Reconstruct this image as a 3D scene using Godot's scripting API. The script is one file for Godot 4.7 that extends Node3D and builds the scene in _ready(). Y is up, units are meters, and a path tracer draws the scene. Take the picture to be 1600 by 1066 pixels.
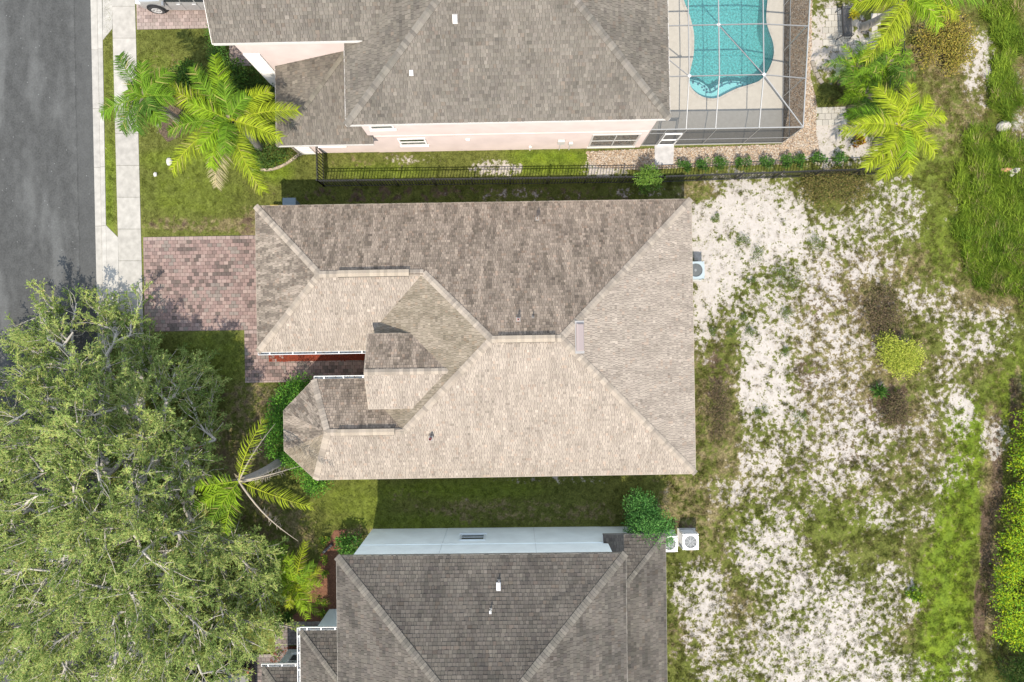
extends Node3D

# A street of Florida houses seen straight down from 35 m: x east, z south, y up.
const CAM_H := 35.0
const FOCAL := 1067.0            # focal length in photo pixels (1600 wide)

var rng := RandomNumberGenerator.new()
var M := {}
var used := {}

# ---------------------------------------------------------------- mesh builder
class MB:
	var v := PackedVector3Array()
	var n := PackedVector3Array()
	var c := PackedColorArray()
	var uv := PackedVector2Array()
	var idx := PackedInt32Array()
	var col := Color.WHITE
	func tri(a: Vector3, b: Vector3, d: Vector3) -> void:
		var nn := (b - a).cross(d - a).normalized()
		var k := v.size()
		v.append(a); v.append(b); v.append(d)
		n.append(nn); n.append(nn); n.append(nn)
		c.append(col); c.append(col); c.append(col)
		idx.append(k); idx.append(k + 2); idx.append(k + 1)
	func quad(a: Vector3, b: Vector3, d: Vector3, e: Vector3) -> void:
		var nn := (d - a).cross(e - b).normalized()
		var k := v.size()
		v.append(a); v.append(b); v.append(d); v.append(e)
		for i in 4:
			n.append(nn); c.append(col)
		idx.append(k); idx.append(k + 2); idx.append(k + 1)
		idx.append(k); idx.append(k + 3); idx.append(k + 2)
	func tri_up(a: Vector3, b: Vector3, d: Vector3) -> void:
		if (b - a).cross(d - a).y < 0.0:
			tri(a, d, b)
		else:
			tri(a, b, d)
	func box(p: Vector3, s: Vector3, b := Basis()) -> void:
		var x := b.x * s.x * 0.5
		var y := b.y * s.y * 0.5
		var z := b.z * s.z * 0.5
		quad(p + y - x + z, p + y + x + z, p + y + x - z, p + y - x - z)
		quad(p - y - x - z, p - y + x - z, p - y + x + z, p - y - x + z)
		quad(p + z - x - y, p + z + x - y, p + z + x + y, p + z - x + y)
		quad(p - z + x - y, p - z - x - y, p - z - x + y, p - z + x + y)
		quad(p + x + z - y, p + x - z - y, p + x - z + y, p + x + z + y)
		quad(p - x - z - y, p - x + z - y, p - x + z + y, p - x - z + y)
	func bar(a: Vector3, b: Vector3, w: float, h: float) -> void:
		var z := (b - a).normalized()
		var up := Vector3.UP if absf(z.y) < 0.95 else Vector3.RIGHT
		var x := up.cross(z).normalized()
		box((a + b) * 0.5, Vector3(w, h, (b - a).length()), Basis(x, z.cross(x), z))
	func chamfer_box(p: Vector3, s: Vector3, ch: float, b := Basis()) -> void:
		# top edges bevelled
		var x := b.x * s.x * 0.5
		var y := b.y * s.y * 0.5
		var z := b.z * s.z * 0.5
		var xi := b.x * (s.x * 0.5 - ch)
		var zi := b.z * (s.z * 0.5 - ch)
		var ym := b.y * (s.y * 0.5 - ch)
		var t := [p + y - xi + zi, p + y + xi + zi, p + y + xi - zi, p + y - xi - zi]
		var m := [p + ym - x + z, p + ym + x + z, p + ym + x - z, p + ym - x - z]
		var l := [p - y - x + z, p - y + x + z, p - y + x - z, p - y - x - z]
		quad(t[0], t[1], t[2], t[3])
		for i in 4:
			var j := (i + 1) % 4
			quad(m[i], m[j], t[j], t[i])
			quad(l[i], l[j], m[j], m[i])
	func tube(p: PackedVector3Array, r: PackedFloat32Array, sides := 6, cap := true) -> void:
		var k0 := v.size()
		var ref := Vector3.UP
		if absf((p[p.size() - 1] - p[0]).normalized().y) > 0.9:
			ref = Vector3.RIGHT
		for i in p.size():
			var t := (p[mini(i + 1, p.size() - 1)] - p[maxi(i - 1, 0)]).normalized()
			var x := ref.cross(t).normalized()
			var y := t.cross(x)
			for s in sides:
				var a := TAU * s / sides
				var d := x * cos(a) + y * sin(a)
				v.append(p[i] + d * r[i]); n.append(d); c.append(col)
		for i in p.size() - 1:
			for s in sides:
				var a := k0 + i * sides + s
				var b := k0 + i * sides + (s + 1) % sides
				var d := b + sides
				var e := a + sides
				idx.append(a); idx.append(d); idx.append(b)
				idx.append(a); idx.append(e); idx.append(d)
		if cap:
			var q := p.size() - 1
			for s in sides - 2:
				var b0 := k0 + q * sides
				tri(v[b0], v[b0 + s + 1], v[b0 + s + 2])
	func ring(p: Vector3, axis: Vector3, r0: float, r1: float, h: float, seg := 24) -> void:
		# annular disc of thickness h around axis
		var z := axis.normalized()
		var x := (Vector3.UP if absf(z.y) < 0.9 else Vector3.RIGHT).cross(z).normalized()
		var y := z.cross(x)
		for s in seg:
			var d0 := x * cos(TAU * s / seg) + y * sin(TAU * s / seg)
			var d1 := x * cos(TAU * (s + 1) / seg) + y * sin(TAU * (s + 1) / seg)
			var t := z * h * 0.5
			quad(p + d0 * r0 + t, p + d0 * r1 + t, p + d1 * r1 + t, p + d1 * r0 + t)
			quad(p + d1 * r0 - t, p + d1 * r1 - t, p + d0 * r1 - t, p + d0 * r0 - t)
			quad(p + d0 * r1 - t, p + d1 * r1 - t, p + d1 * r1 + t, p + d0 * r1 + t)
			if r0 > 0.0:
				quad(p + d1 * r0 - t, p + d0 * r0 - t, p + d0 * r0 + t, p + d1 * r0 + t)
	func sheet(pts: PackedVector2Array, h: float) -> void:
		var t := Geometry2D.triangulate_polygon(pts)
		for i in range(0, t.size(), 3):
			var a := pts[t[i]]
			var b := pts[t[i + 1]]
			var d := pts[t[i + 2]]
			tri_up(Vector3(a.x, h, a.y), Vector3(b.x, h, b.y), Vector3(d.x, h, d.y))
	func prism(pts: PackedVector2Array, h0: float, h1: float, bottom := false) -> void:
		sheet(pts, h1)
		if bottom:
			var k := idx.size()
			var nv := n.size()
			sheet(pts, h0)
			for i in range(k, idx.size(), 3):
				var q := idx[i + 1]
				idx[i + 1] = idx[i + 2]
				idx[i + 2] = q
			for i in range(nv, n.size()):
				n[i] = -n[i]
		var cw := Geometry2D.is_polygon_clockwise(pts)
		for i in pts.size():
			var a := pts[i]
			var b := pts[(i + 1) % pts.size()]
			if cw:
				quad(Vector3(b.x, h0, b.y), Vector3(a.x, h0, a.y), Vector3(a.x, h1, a.y), Vector3(b.x, h1, b.y))
			else:
				quad(Vector3(a.x, h0, a.y), Vector3(b.x, h0, b.y), Vector3(b.x, h1, b.y), Vector3(a.x, h1, a.y))
	func leaf(p: Vector3, d: Vector3, side: Vector3, l: float, w: float, fold := 0.25) -> void:
		var up := side.cross(d).normalized()
		if up.y < 0.0:
			up = -up
		var m := p + d * l * 0.45
		var tip := p + d * l - up * l * 0.12
		var a := m + side * w * 0.5 + up * w * fold
		var b := m - side * w * 0.5 + up * w * fold
		tri_up(p, a, tip)
		tri_up(p, tip, b)
	func blob(p: Vector3, r: Vector3, rough: float, rg: RandomNumberGenerator, lat := 7, lon := 10) -> void:
		# a lumpy stone
		var g := []
		for i in lat + 1:
			var row := []
			for j in lon:
				var th := PI * i / lat
				var ph := TAU * j / lon
				var d := Vector3(sin(th) * cos(ph), cos(th), sin(th) * sin(ph))
				var q := 1.0 + (rg.randf() - 0.5) * rough if i > 0 and i < lat else 1.0
				row.append(p + d * r * q)
			g.append(row)
		for i in lat:
			for j in lon:
				var k := (j + 1) % lon
				if i > 0:
					tri(g[i][j], g[i][k], g[i + 1][j])
				if i < lat - 1:
					tri(g[i][k], g[i + 1][k], g[i + 1][j])
	func commit(off := Vector3.ZERO) -> ArrayMesh:
		var a := []
		a.resize(Mesh.ARRAY_MAX)
		var vv := v
		if off != Vector3.ZERO:
			vv = PackedVector3Array()
			vv.resize(v.size())
			for i in v.size():
				vv[i] = v[i] - off
		a[Mesh.ARRAY_VERTEX] = vv
		a[Mesh.ARRAY_NORMAL] = n
		a[Mesh.ARRAY_COLOR] = c
		a[Mesh.ARRAY_INDEX] = idx
		if uv.size() == v.size():
			a[Mesh.ARRAY_TEX_UV] = uv
		var m := ArrayMesh.new()
		m.add_surface_from_arrays(Mesh.PRIMITIVE_TRIANGLES, a)
		return m

# ---------------------------------------------------------------- naming and placing
func P(px: float, py: float, h := 0.0) -> Vector3:
	var s := (CAM_H - h) / FOCAL
	return Vector3((px - 800.0) * s, h, (py - 533.0) * s)

func P2(px: float, py: float, h := 0.0) -> Vector2:
	var p := P(px, py, h)
	return Vector2(p.x, p.z)

func poly_px(a: Array, h := 0.0) -> PackedVector2Array:
	var o := PackedVector2Array()
	for i in range(0, a.size(), 2):
		o.append(P2(a[i], a[i + 1], h))
	return o

func numbered(called: String, parent: Node) -> String:
	var key := str(parent.get_instance_id()) + called
	var k: int = used.get(key, 0)
	used[key] = k + 1
	return called if k == 0 else "%s_%03d" % [called, k]

func org_of(o: Node) -> Vector3:
	return o.get_meta("org") if o.has_meta("org") else Vector3.ZERO

func tag(o: Node, label: String, category := "", group := "") -> void:
	o.set_meta("label", label)
	if category:
		o.set_meta("category", category)
	if group:
		o.set_meta("group", group)

func thing(called: String, label: String, category: String, org: Vector3, rot := 0.0, group := "") -> Node3D:
	var o := Node3D.new()
	o.name = numbered(called, self)
	o.position = Basis(Vector3.UP, rot) * org
	o.rotation.y = rot
	o.set_meta("org", org)
	tag(o, label, category, group)
	add_child(o)
	return o

func put(called: String, mb: MB, mat: Material, parent: Node, kind := "", label := "") -> MeshInstance3D:
	var o := MeshInstance3D.new()
	o.name = numbered(called, parent)
	o.mesh = mb.commit(org_of(parent))
	o.material_override = mat
	o.set_meta("org", org_of(parent))
	if kind:
		o.set_meta("kind", kind)
	if label:
		o.set_meta("label", label)
	parent.add_child(o)
	return o

func solo(called: String, mb: MB, mat: Material, label: String, category: String, base: Vector3, group := "") -> MeshInstance3D:
	var o := MeshInstance3D.new()
	o.name = numbered(called, self)
	o.mesh = mb.commit(base)
	o.material_override = mat
	o.position = base
	o.set_meta("org", base)
	tag(o, label, category, group)
	add_child(o)
	return o

func struct(called: String, mb: MB, mat: Material, label := "") -> MeshInstance3D:
	var o := put(called, mb, mat, self, "structure")
	if label:
		o.set_meta("label", label)
	return o

func scatter(called: String, mesh: Mesh, mat: Material, xf: Array, cols: Array, parent: Node) -> MultiMeshInstance3D:
	var mm := MultiMesh.new()
	mm.transform_format = MultiMesh.TRANSFORM_3D
	mm.use_colors = true
	mm.mesh = mesh
	mm.instance_count = xf.size()
	var off := org_of(parent)
	for i in xf.size():
		var t: Transform3D = xf[i]
		t.origin -= off
		mm.set_instance_transform(i, t)
		mm.set_instance_color(i, cols[i])
	var o := MultiMeshInstance3D.new()
	o.name = numbered(called, parent)
	o.multimesh = mm
	o.material_override = mat
	o.set_meta("kind", "stuff")
	parent.add_child(o)
	return o

# ---------------------------------------------------------------- materials
func grey_noise(seed_: int, freq: float, lo: float, hi: float, oct := 4, size := 512) -> ImageTexture:
	var f := FastNoiseLite.new()
	f.seed = seed_
	f.frequency = freq
	f.fractal_octaves = oct
	f.noise_type = FastNoiseLite.TYPE_SIMPLEX_SMOOTH
	var im := f.get_seamless_image(size, size)
	im.convert(Image.FORMAT_L8)
	var b := im.get_data()
	for i in b.size():
		b[i] = int(clampf(lo + (hi - lo) * b[i] / 255.0, 0.0, 1.0) * 255.0)
	im = Image.create_from_data(size, size, false, Image.FORMAT_L8, b)
	im.convert(Image.FORMAT_RGB8)
	return ImageTexture.create_from_image(im)

func mat(rough: float, tex: Texture2D = null, scale := 0.5, metal := 0.0, bump: Texture2D = null, bump_h := 1.0) -> StandardMaterial3D:
	var m := StandardMaterial3D.new()
	m.vertex_color_use_as_albedo = true
	m.roughness = rough
	m.metallic = metal
	if tex:
		m.albedo_texture = tex
	if bump:
		m.heightmap_enabled = true
		m.heightmap_texture = bump
		m.heightmap_scale = bump_h
	if tex or bump:
		m.uv1_triplanar = true
		m.uv1_world_triplanar = true
		m.uv1_scale = Vector3.ONE * scale
	return m

func make_materials() -> void:
	var fine := grey_noise(11, 0.09, 0.62, 1.0)
	var soft := grey_noise(12, 0.015, 0.74, 1.0, 5)
	var grit := grey_noise(13, 0.25, 0.0, 1.0, 3)
	M.plain = mat(0.8)
	M.paint = mat(0.45)
	M.concrete = mat(0.9, grey_noise(14, 0.02, 0.86, 1.0, 6), 0.22, 0.0, grit, 0.15)
	M.stucco = mat(0.92, grey_noise(15, 0.012, 0.93, 1.0, 3), 0.12)
	M.deck = mat(0.9, grey_noise(16, 0.02, 0.95, 1.0, 5), 0.3)
	M.shingle = mat(0.95, fine, 0.9)
	M.paver = mat(0.9, fine, 1.2)
	M.mulch = mat(0.95, fine, 1.5)
	M.stone = mat(0.9, fine, 1.0)
	M.bark = mat(0.95, fine, 2.0)
	M.metal = mat(0.4, null, 1.0, 0.3)
	M.black_metal = mat(0.5, null, 1.0, 0.2)
	M.car_paint = mat(0.3, null, 1.0, 0.35)
	M.car_paint.clearcoat_enabled = true
	M.car_paint.clearcoat = 1.0
	M.car_paint.clearcoat_roughness = 0.08
	M.rubber = mat(0.85)
	M.glass = mat(0.06)
	M.glass.metallic_specular = 0.7
	M.leaf = mat(0.65)
	M.leaf.metallic_specular = 0.3
	M.leaf.backlight_enabled = true
	M.leaf.backlight = Color(0.55, 0.6, 0.25)
	M.grass = mat(0.8)
	M.grass.metallic_specular = 0.25
	M.grass.backlight_enabled = true
	M.grass.backlight = Color(0.4, 0.45, 0.2)
	M.screen = StandardMaterial3D.new()
	M.screen.albedo_color = Color(0.11, 0.115, 0.12, 0.62)
	M.screen.transparency = BaseMaterial3D.TRANSPARENCY_ALPHA
	M.screen.roughness = 0.8
	M.screen_roof = StandardMaterial3D.new()
	M.screen_roof.albedo_color = Color(0.16, 0.165, 0.17, 0.06)
	M.screen_roof.transparency = BaseMaterial3D.TRANSPARENCY_ALPHA
	M.screen_roof.roughness = 0.8
	var w := StandardMaterial3D.new()
	w.albedo_color = Color(0.6, 0.95, 0.95, 0.06)
	w.transparency = BaseMaterial3D.TRANSPARENCY_ALPHA
	w.roughness = 0.04
	w.normal_enabled = true
	var wn := FastNoiseLite.new()
	wn.seed = 5
	wn.frequency = 0.02
	wn.noise_type = FastNoiseLite.TYPE_SIMPLEX_SMOOTH
	var wi := wn.get_seamless_image(512, 512)
	wi.convert(Image.FORMAT_RGB8)
	wi.bump_map_to_normal_map(6.0)
	w.normal_texture = ImageTexture.create_from_image(wi)
	w.normal_scale = 0.9
	w.uv1_triplanar = true
	w.uv1_world_triplanar = true
	w.uv1_scale = Vector3.ONE * 0.35
	M.water = w

# ---------------------------------------------------------------- the ground
const GX := 33.0
const GZ := 22.0
const GW := 1716
const GH := 1144
var ground_lin := PackedFloat32Array()     # r, g, b and sand share on a coarse copy of the ground
const CW := 660
const CH := 440

func noise_bytes(seed_: int, period_m: float, oct := 3) -> PackedByteArray:
	var f := FastNoiseLite.new()
	f.seed = seed_
	f.noise_type = FastNoiseLite.TYPE_SIMPLEX_SMOOTH
	f.frequency = 1.0 / (period_m * GW / (2.0 * GX))
	f.fractal_octaves = oct
	var im := f.get_image(GW, GH, false, false, true)
	im.convert(Image.FORMAT_L8)
	return im.get_data()

func control(blobs: Array) -> PackedByteArray:
	# soft ellipses (photo pixels on the ground: x, y, radius x, radius y, amount), blended in order
	var w := 220
	var h := 147
	var b := PackedByteArray()
	b.resize(w * h)
	for q in blobs:
		var c := P2(q[0], q[1])
		var rx: float = q[2] * CAM_H / FOCAL
		var rz: float = q[3] * CAM_H / FOCAL
		var x0 := int(clampf((c.x - rx * 1.5 + GX) / (2 * GX) * w, 0, w - 1))
		var x1 := int(clampf((c.x + rx * 1.5 + GX) / (2 * GX) * w, 0, w - 1))
		var z0 := int(clampf((c.y - rz * 1.5 + GZ) / (2 * GZ) * h, 0, h - 1))
		var z1 := int(clampf((c.y + rz * 1.5 + GZ) / (2 * GZ) * h, 0, h - 1))
		for j in range(z0, z1 + 1):
			for i in range(x0, x1 + 1):
				var dx := ((i + 0.5) / w * 2 * GX - GX - c.x) / rx
				var dz := ((j + 0.5) / h * 2 * GZ - GZ - c.y) / rz
				var t := 1.0 - smoothstep(0.55, 1.4, sqrt(dx * dx + dz * dz))
				b[j * w + i] = int(lerpf(b[j * w + i], 255.0 * q[4], t))
	var im := Image.create_from_data(w, h, false, Image.FORMAT_L8, b)
	im.resize(GW, GH, Image.INTERPOLATE_CUBIC)
	return im.get_data()

func paint_ground() -> ImageTexture:
	# bare white sand
	var sand := control([
		[1290, 680, 270, 440, 0.25], [1170, 350, 110, 80, 0.88], [1110, 380, 40, 70, 0.86], [1130, 480, 50, 100, 0.9], [1200, 580, 70, 120, 0.84], [1240, 470, 90, 80, 0.68],
		[1250, 655, 110, 45, 0.8], [1300, 560, 80, 100, 0.6], [1330, 390, 70, 60, 0.66], [1390, 330, 60, 70, 0.55], [1330, 700, 130, 60, 0.62],
		[1195, 700, 50, 60, 0.6], [1130, 560, 30, 80, 0.45], [1120, 650, 34, 90, 0.18], [1240, 770, 80, 50, 0.55], [1200, 860, 60, 70, 0.68], [1285, 970, 110, 90, 0.72],
		[1310, 1050, 150, 50, 0.74], [1130, 1020, 80, 60, 0.58], [1090, 930, 50, 60, 0.66], [1390, 930, 50, 50, 0.6], [1400, 800, 70, 40, 0.5],
		[1450, 740, 60, 50, 0.46], [1480, 620, 50, 60, 0.5], [1530, 520, 70, 50, 0.62], [1450, 470, 60, 40, 0.52], [1500, 650, 22, 36, 0.72], [1556, 690, 26, 36, 0.66],
		[1528, 110, 30, 70, 0.62], [1592, 170, 20, 70, 0.55], [1500, 330, 40, 40, 0.3], [1300, 220, 70, 45, 0.85], [1240, 20, 90, 30, 0.2], [1300, 60, 60, 70, 0.8],
		[775, 264, 46, 16, 0.78], [640, 250, 60, 10, 0.4], [950, 262, 40, 18, 0.7], [830, 305, 150, 12, 0.42], [1090, 300, 40, 14, 0.3], [860, 750, 90, 10, 0.5], [1130, 770, 40, 24, 0.5],
		[1000, 300, 60, 12, 0.46], [263, 196, 22, 24, 0.55], [1505, 1040, 30, 50, 0.6], [1555, 960, 16, 90, 0.3]])
	# dead and dry growth
	var dry := control([
		[1260, 700, 260, 420, 0.56], [1480, 520, 110, 120, 0.55], [1130, 620, 60, 120, 0.55], [1300, 500, 70, 120, 0.8], [1340, 640, 100, 80, 0.85], [1370, 450, 50, 70, 0.9], [1200, 740, 110, 60, 0.6], [1130, 700, 40, 60, 0.7], [1200, 310, 60, 30, 0.5],
		[1420, 440, 60, 60, 0.6], [1470, 560, 70, 70, 0.55], [1540, 470, 60, 30, 0.8], [1470, 70, 60, 70, 0.75], [1480, 190, 60, 60, 0.55], [1520, 130, 30, 80, 0.7], [1590, 160, 20, 90, 0.85],
		[1120, 860, 60, 120, 0.5], [1120, 980, 90, 80, 0.62], [1080, 790, 50, 40, 0.7], [1340, 850, 80, 60, 0.35], [1390, 980, 60, 80, 0.5], [1360, 700, 120, 60, 0.65],
		[310, 352, 110, 14, 0.6], [390, 350, 20, 30, 0.8], [400, 640, 50, 60, 0.6], [370, 700, 60, 60, 0.7], [440, 840, 60, 60, 0.65], [400, 800, 60, 50, 0.55], [800, 800, 190, 22, 0.5], [640, 780, 60, 16, 0.3],
		[800, 304, 280, 14, 0.45], [600, 250, 90, 16, 0.35], [250, 130, 40, 60, 0.35], [1550, 740, 14, 120, 0.9], [1548, 900, 18, 120, 0.9], [1590, 620, 10, 60, 0.8], [560, 850, 40, 30, 0.7], [1090, 300, 40, 24, 0.6]])
	# dark brown litter
	var dark := control([
		[1310, 470, 60, 70, 0.74], [1290, 600, 70, 60, 0.72], [1350, 700, 80, 50, 0.70], [1230, 720, 70, 40, 0.5], [1380, 520, 40, 50, 0.6], [1090, 990, 50, 50, 0.5], [1350, 420, 50, 40, 0.6], [1350, 650, 60, 36, 0.7], [1400, 640, 30, 50, 0.75], [1360, 460, 40, 50, 0.5], [1320, 540, 40, 70, 0.5], [1300, 640, 50, 40, 0.55], [1120, 590, 24, 60, 0.55], [1240, 640, 26, 20, 0.4], [1320, 310, 40, 22, 0.3],
		[1560, 730, 10, 110, 0.95], [1542, 850, 12, 90, 0.95], [1530, 960, 12, 60, 0.9], [1584, 630, 8, 50, 0.9], [1350, 42, 14, 16, 0.9], [600, 303, 180, 16, 0.5], [900, 304, 180, 14, 0.5], [260, 352, 60, 6, 0.5], [384, 350, 14, 20, 0.6],
		[370, 660, 70, 90, 0.35], [400, 830, 60, 40, 0.4], [1060, 825, 30, 14, 0.6], [1440, 60, 40, 50, 0.3], [1300, 100, 40, 24, 0.6], [1390, 700, 40, 30, 0.4], [1160, 600, 20, 24, 0.4]])
	# lush bright grass
	var lush := control([
		[1512, 690, 34, 70, 0.95], [1498, 800, 36, 90, 1.0], [1476, 930, 46, 110, 1.0], [1478, 1040, 46, 60, 1.0], [1570, 90, 24, 110, 0.9], [1550, 330, 60, 110, 0.75], [1560, 620, 30, 40, 0.5], [1440, 250, 60, 60, 0.35],
		[1470, 380, 30, 70, 0.45], [860, 245, 70, 12, 0.8], [860, 265, 70, 10, 0.6], [600, 268, 80, 12, 0.5], [170, 290, 12, 80, 0.6], [170, 150, 12, 60, 0.2], [430, 265, 30, 20, 0.7], [560, 780, 60, 30, 0.35], [730, 765, 130, 16, 0.45],
		[640, 815, 120, 12, 0.4], [300, 250, 80, 20, 0.5], [300, 300, 80, 40, 0.3], [240, 110, 30, 30, 0.3], [1590, 570, 20, 40, 0.5], [1500, 230, 50, 60, 0.4], [1310, 790, 90, 60, 0.25], [1180, 830, 60, 60, 0.25], [330, 560, 60, 40, 0.3]])
	var n1 := noise_bytes(21, 3.2, 3)
	var n2 := noise_bytes(22, 0.85, 4)
	var n3 := noise_bytes(23, 0.32, 3)
	var n4 := noise_bytes(24, 0.1, 2)
	var lut := PackedByteArray()
	lut.resize(1025)
	for i in 1025:
		lut[i] = int(clampf(pow(i / 1024.0, 1.0 / 2.2) * 255.0, 0, 255))
	var out := PackedByteArray()
	out.resize(GW * GH * 3)
	ground_lin.resize(CW * CH * 4)
	var rx := float(CW) / GW
	for j in GH:
		var cj := int(j * rx)
		for i in GW:
			var k := j * GW + i
			var a := n1[k] / 255.0
			var b := n2[k] / 255.0
			var f := n3[k] / 255.0
			var g := n4[k] / 255.0
			var s := clampf((sand[k] / 255.0 * 1.3 + (b - 0.5) * 0.72 + (f - 0.5) * 1.15 + (g - 0.5) * 0.65 + (a - 0.5) * 0.5 - 0.665) * 5.5, 0.0, 1.0)
			var d := clampf((dry[k] / 255.0 * 1.2 + (f - 0.5) * 0.9 + (b - 0.5) * 0.7 + (a - 0.5) * 0.4 - 0.5) * 3.0, 0.0, 1.0)
			var e := clampf((dark[k] / 255.0 * 1.2 + (f - 0.5) * 0.8 + (b - 0.5) * 0.9 - 0.55) * 3.5, 0.0, 1.0)
			var l := clampf(lush[k] / 255.0 * 1.1 + (b - 0.5) * 0.3 + (a - 0.5) * 0.25, 0.0, 1.0)
			if lush[k] < 20:
				l = 0.0
			var t := clampf(a * 0.6 + f * 0.3 + g * 0.5 - 0.2, 0.0, 1.0)
			var cr := lerpf(0.070, 0.128, t)
			var cg := lerpf(0.090, 0.138, t)
			var cb := lerpf(0.014, 0.030, t)
			cr = lerpf(cr, lerpf(0.085, 0.150, b), l)
			cg = lerpf(cg, lerpf(0.140, 0.205, b), l)
			cb = lerpf(cb, 0.011, l)
			cr = lerpf(cr, lerpf(0.125, 0.26, g), d * 0.8)
			cg = lerpf(cg, lerpf(0.098, 0.205, g), d * 0.8)
			cb = lerpf(cb, lerpf(0.050, 0.115, g), d * 0.8)
			cr = lerpf(cr, 0.100, e)
			cg = lerpf(cg, 0.070, e)
			cb = lerpf(cb, 0.048, e)
			var w := 0.50 + 1.0 * g
			cr *= w
			cg *= w
			cb *= w
			var sw := 0.86 + 0.22 * g - 0.10 * (1.0 - s)
			# straw and dead stems fringe the bare patches
			var fringe := clampf(1.0 - absf(s - 0.35) * 2.6, 0.0, 1.0) * 0.55
			cr = lerpf(cr, 0.19, fringe)
			cg = lerpf(cg, 0.145, fringe)
			cb = lerpf(cb, 0.085, fringe)
			var fleck := clampf((g * 0.7 + f * 0.5 - 0.80) * 9.0, 0.0, 0.75)
			sw *= 1.06 - 0.30 * f * b
			s *= 1.0 - fleck * 0.8
			cr = lerpf(cr, 0.385 * sw, s)
			cg = lerpf(cg, 0.354 * sw, s)
			cb = lerpf(cb, 0.325 * sw, s)
			out[k * 3] = lut[int(minf(cr, 1.0) * 1024)]
			out[k * 3 + 1] = lut[int(minf(cg, 1.0) * 1024)]
			out[k * 3 + 2] = lut[int(minf(cb, 1.0) * 1024)]
			var q := (cj * CW + int(i * rx)) * 4
			ground_lin[q] = cr
			ground_lin[q + 1] = cg
			ground_lin[q + 2] = cb
			ground_lin[q + 3] = s
	return ImageTexture.create_from_image(Image.create_from_data(GW, GH, false, Image.FORMAT_RGB8, out))

func ground_at(x: float, z: float) -> Color:
	var i := clampi(int((x + GX) / (2 * GX) * CW), 0, CW - 1)
	var j := clampi(int((z + GZ) / (2 * GZ) * CH), 0, CH - 1)
	var q := (j * CW + i) * 4
	return Color(ground_lin[q], ground_lin[q + 1], ground_lin[q + 2], ground_lin[q + 3])

# lines of the street: x at z, in metres
func street_x(px0: float, px1: float, z: float) -> float:     # px0 at photo row 0, px1 at row 400
	return (lerpf(px0, px1, (z * FOCAL / CAM_H + 533.0) / 400.0) - 800.0) * CAM_H / FOCAL

func build_ground() -> void:
	var gm := StandardMaterial3D.new()
	gm.albedo_texture = paint_ground()
	gm.roughness = 1.0
	gm.metallic_specular = 0.2
	gm.texture_repeat = false
	gm.heightmap_enabled = true
	gm.heightmap_texture = gm.albedo_texture
	gm.heightmap_scale = 4.0
	var mb := MB.new()
	var cx := P2(1135, 60).x
	var hole := smooth_poly(pool_outline())
	var edge := PackedVector2Array()
	for k in 23:
		var z := lerpf(-GZ, GZ, k / 22.0)
		edge.append(Vector2(street_x(158.5, 165.5, z), z))
	var west := edge.duplicate()
	west.append(Vector2(cx, GZ))
	west.append(Vector2(cx, -GZ))
	for half in [west, PackedVector2Array([Vector2(cx, -GZ), Vector2(GX, -GZ), Vector2(GX, GZ), Vector2(cx, GZ)])]:
		for piece in Geometry2D.clip_polygons(half, hole):
			mb.sheet(piece, 0.0)
	for p in mb.v:
		mb.uv.append(Vector2((p.x + GX) / (2 * GX), (p.z + GZ) / (2 * GZ)))
	struct("ground", mb, gm)
	# the rest of the land, out to the horizon
	var far := MB.new()
	far.col = Color(0.10, 0.115, 0.035)
	var k0 := street_x(158.5, 165.5, -300.0)
	for r in [[-GZ, -300.0], [300.0, GZ]]:
		far.quad(Vector3(street_x(158.5, 165.5, r[0]), -0.004, r[0]), Vector3(300, -0.004, r[0]), Vector3(300, -0.004, r[1]), Vector3(street_x(158.5, 165.5, r[1]), -0.004, r[1]))
	far.quad(Vector3(GX, -0.004, GZ), Vector3(300, -0.004, GZ), Vector3(300, -0.004, -GZ), Vector3(GX, -0.004, -GZ))
	far.quad(Vector3(-300, -0.004, 300), Vector3(street_x(158.5, 165.5, 300) - 9.0, -0.004, 300), Vector3(k0 - 9.0, -0.004, -300), Vector3(-300, -0.004, -300))
	struct("terrain", far, mat(1.0, grey_noise(31, 0.05, 0.6, 1.0), 0.3))
	build_road()

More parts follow.
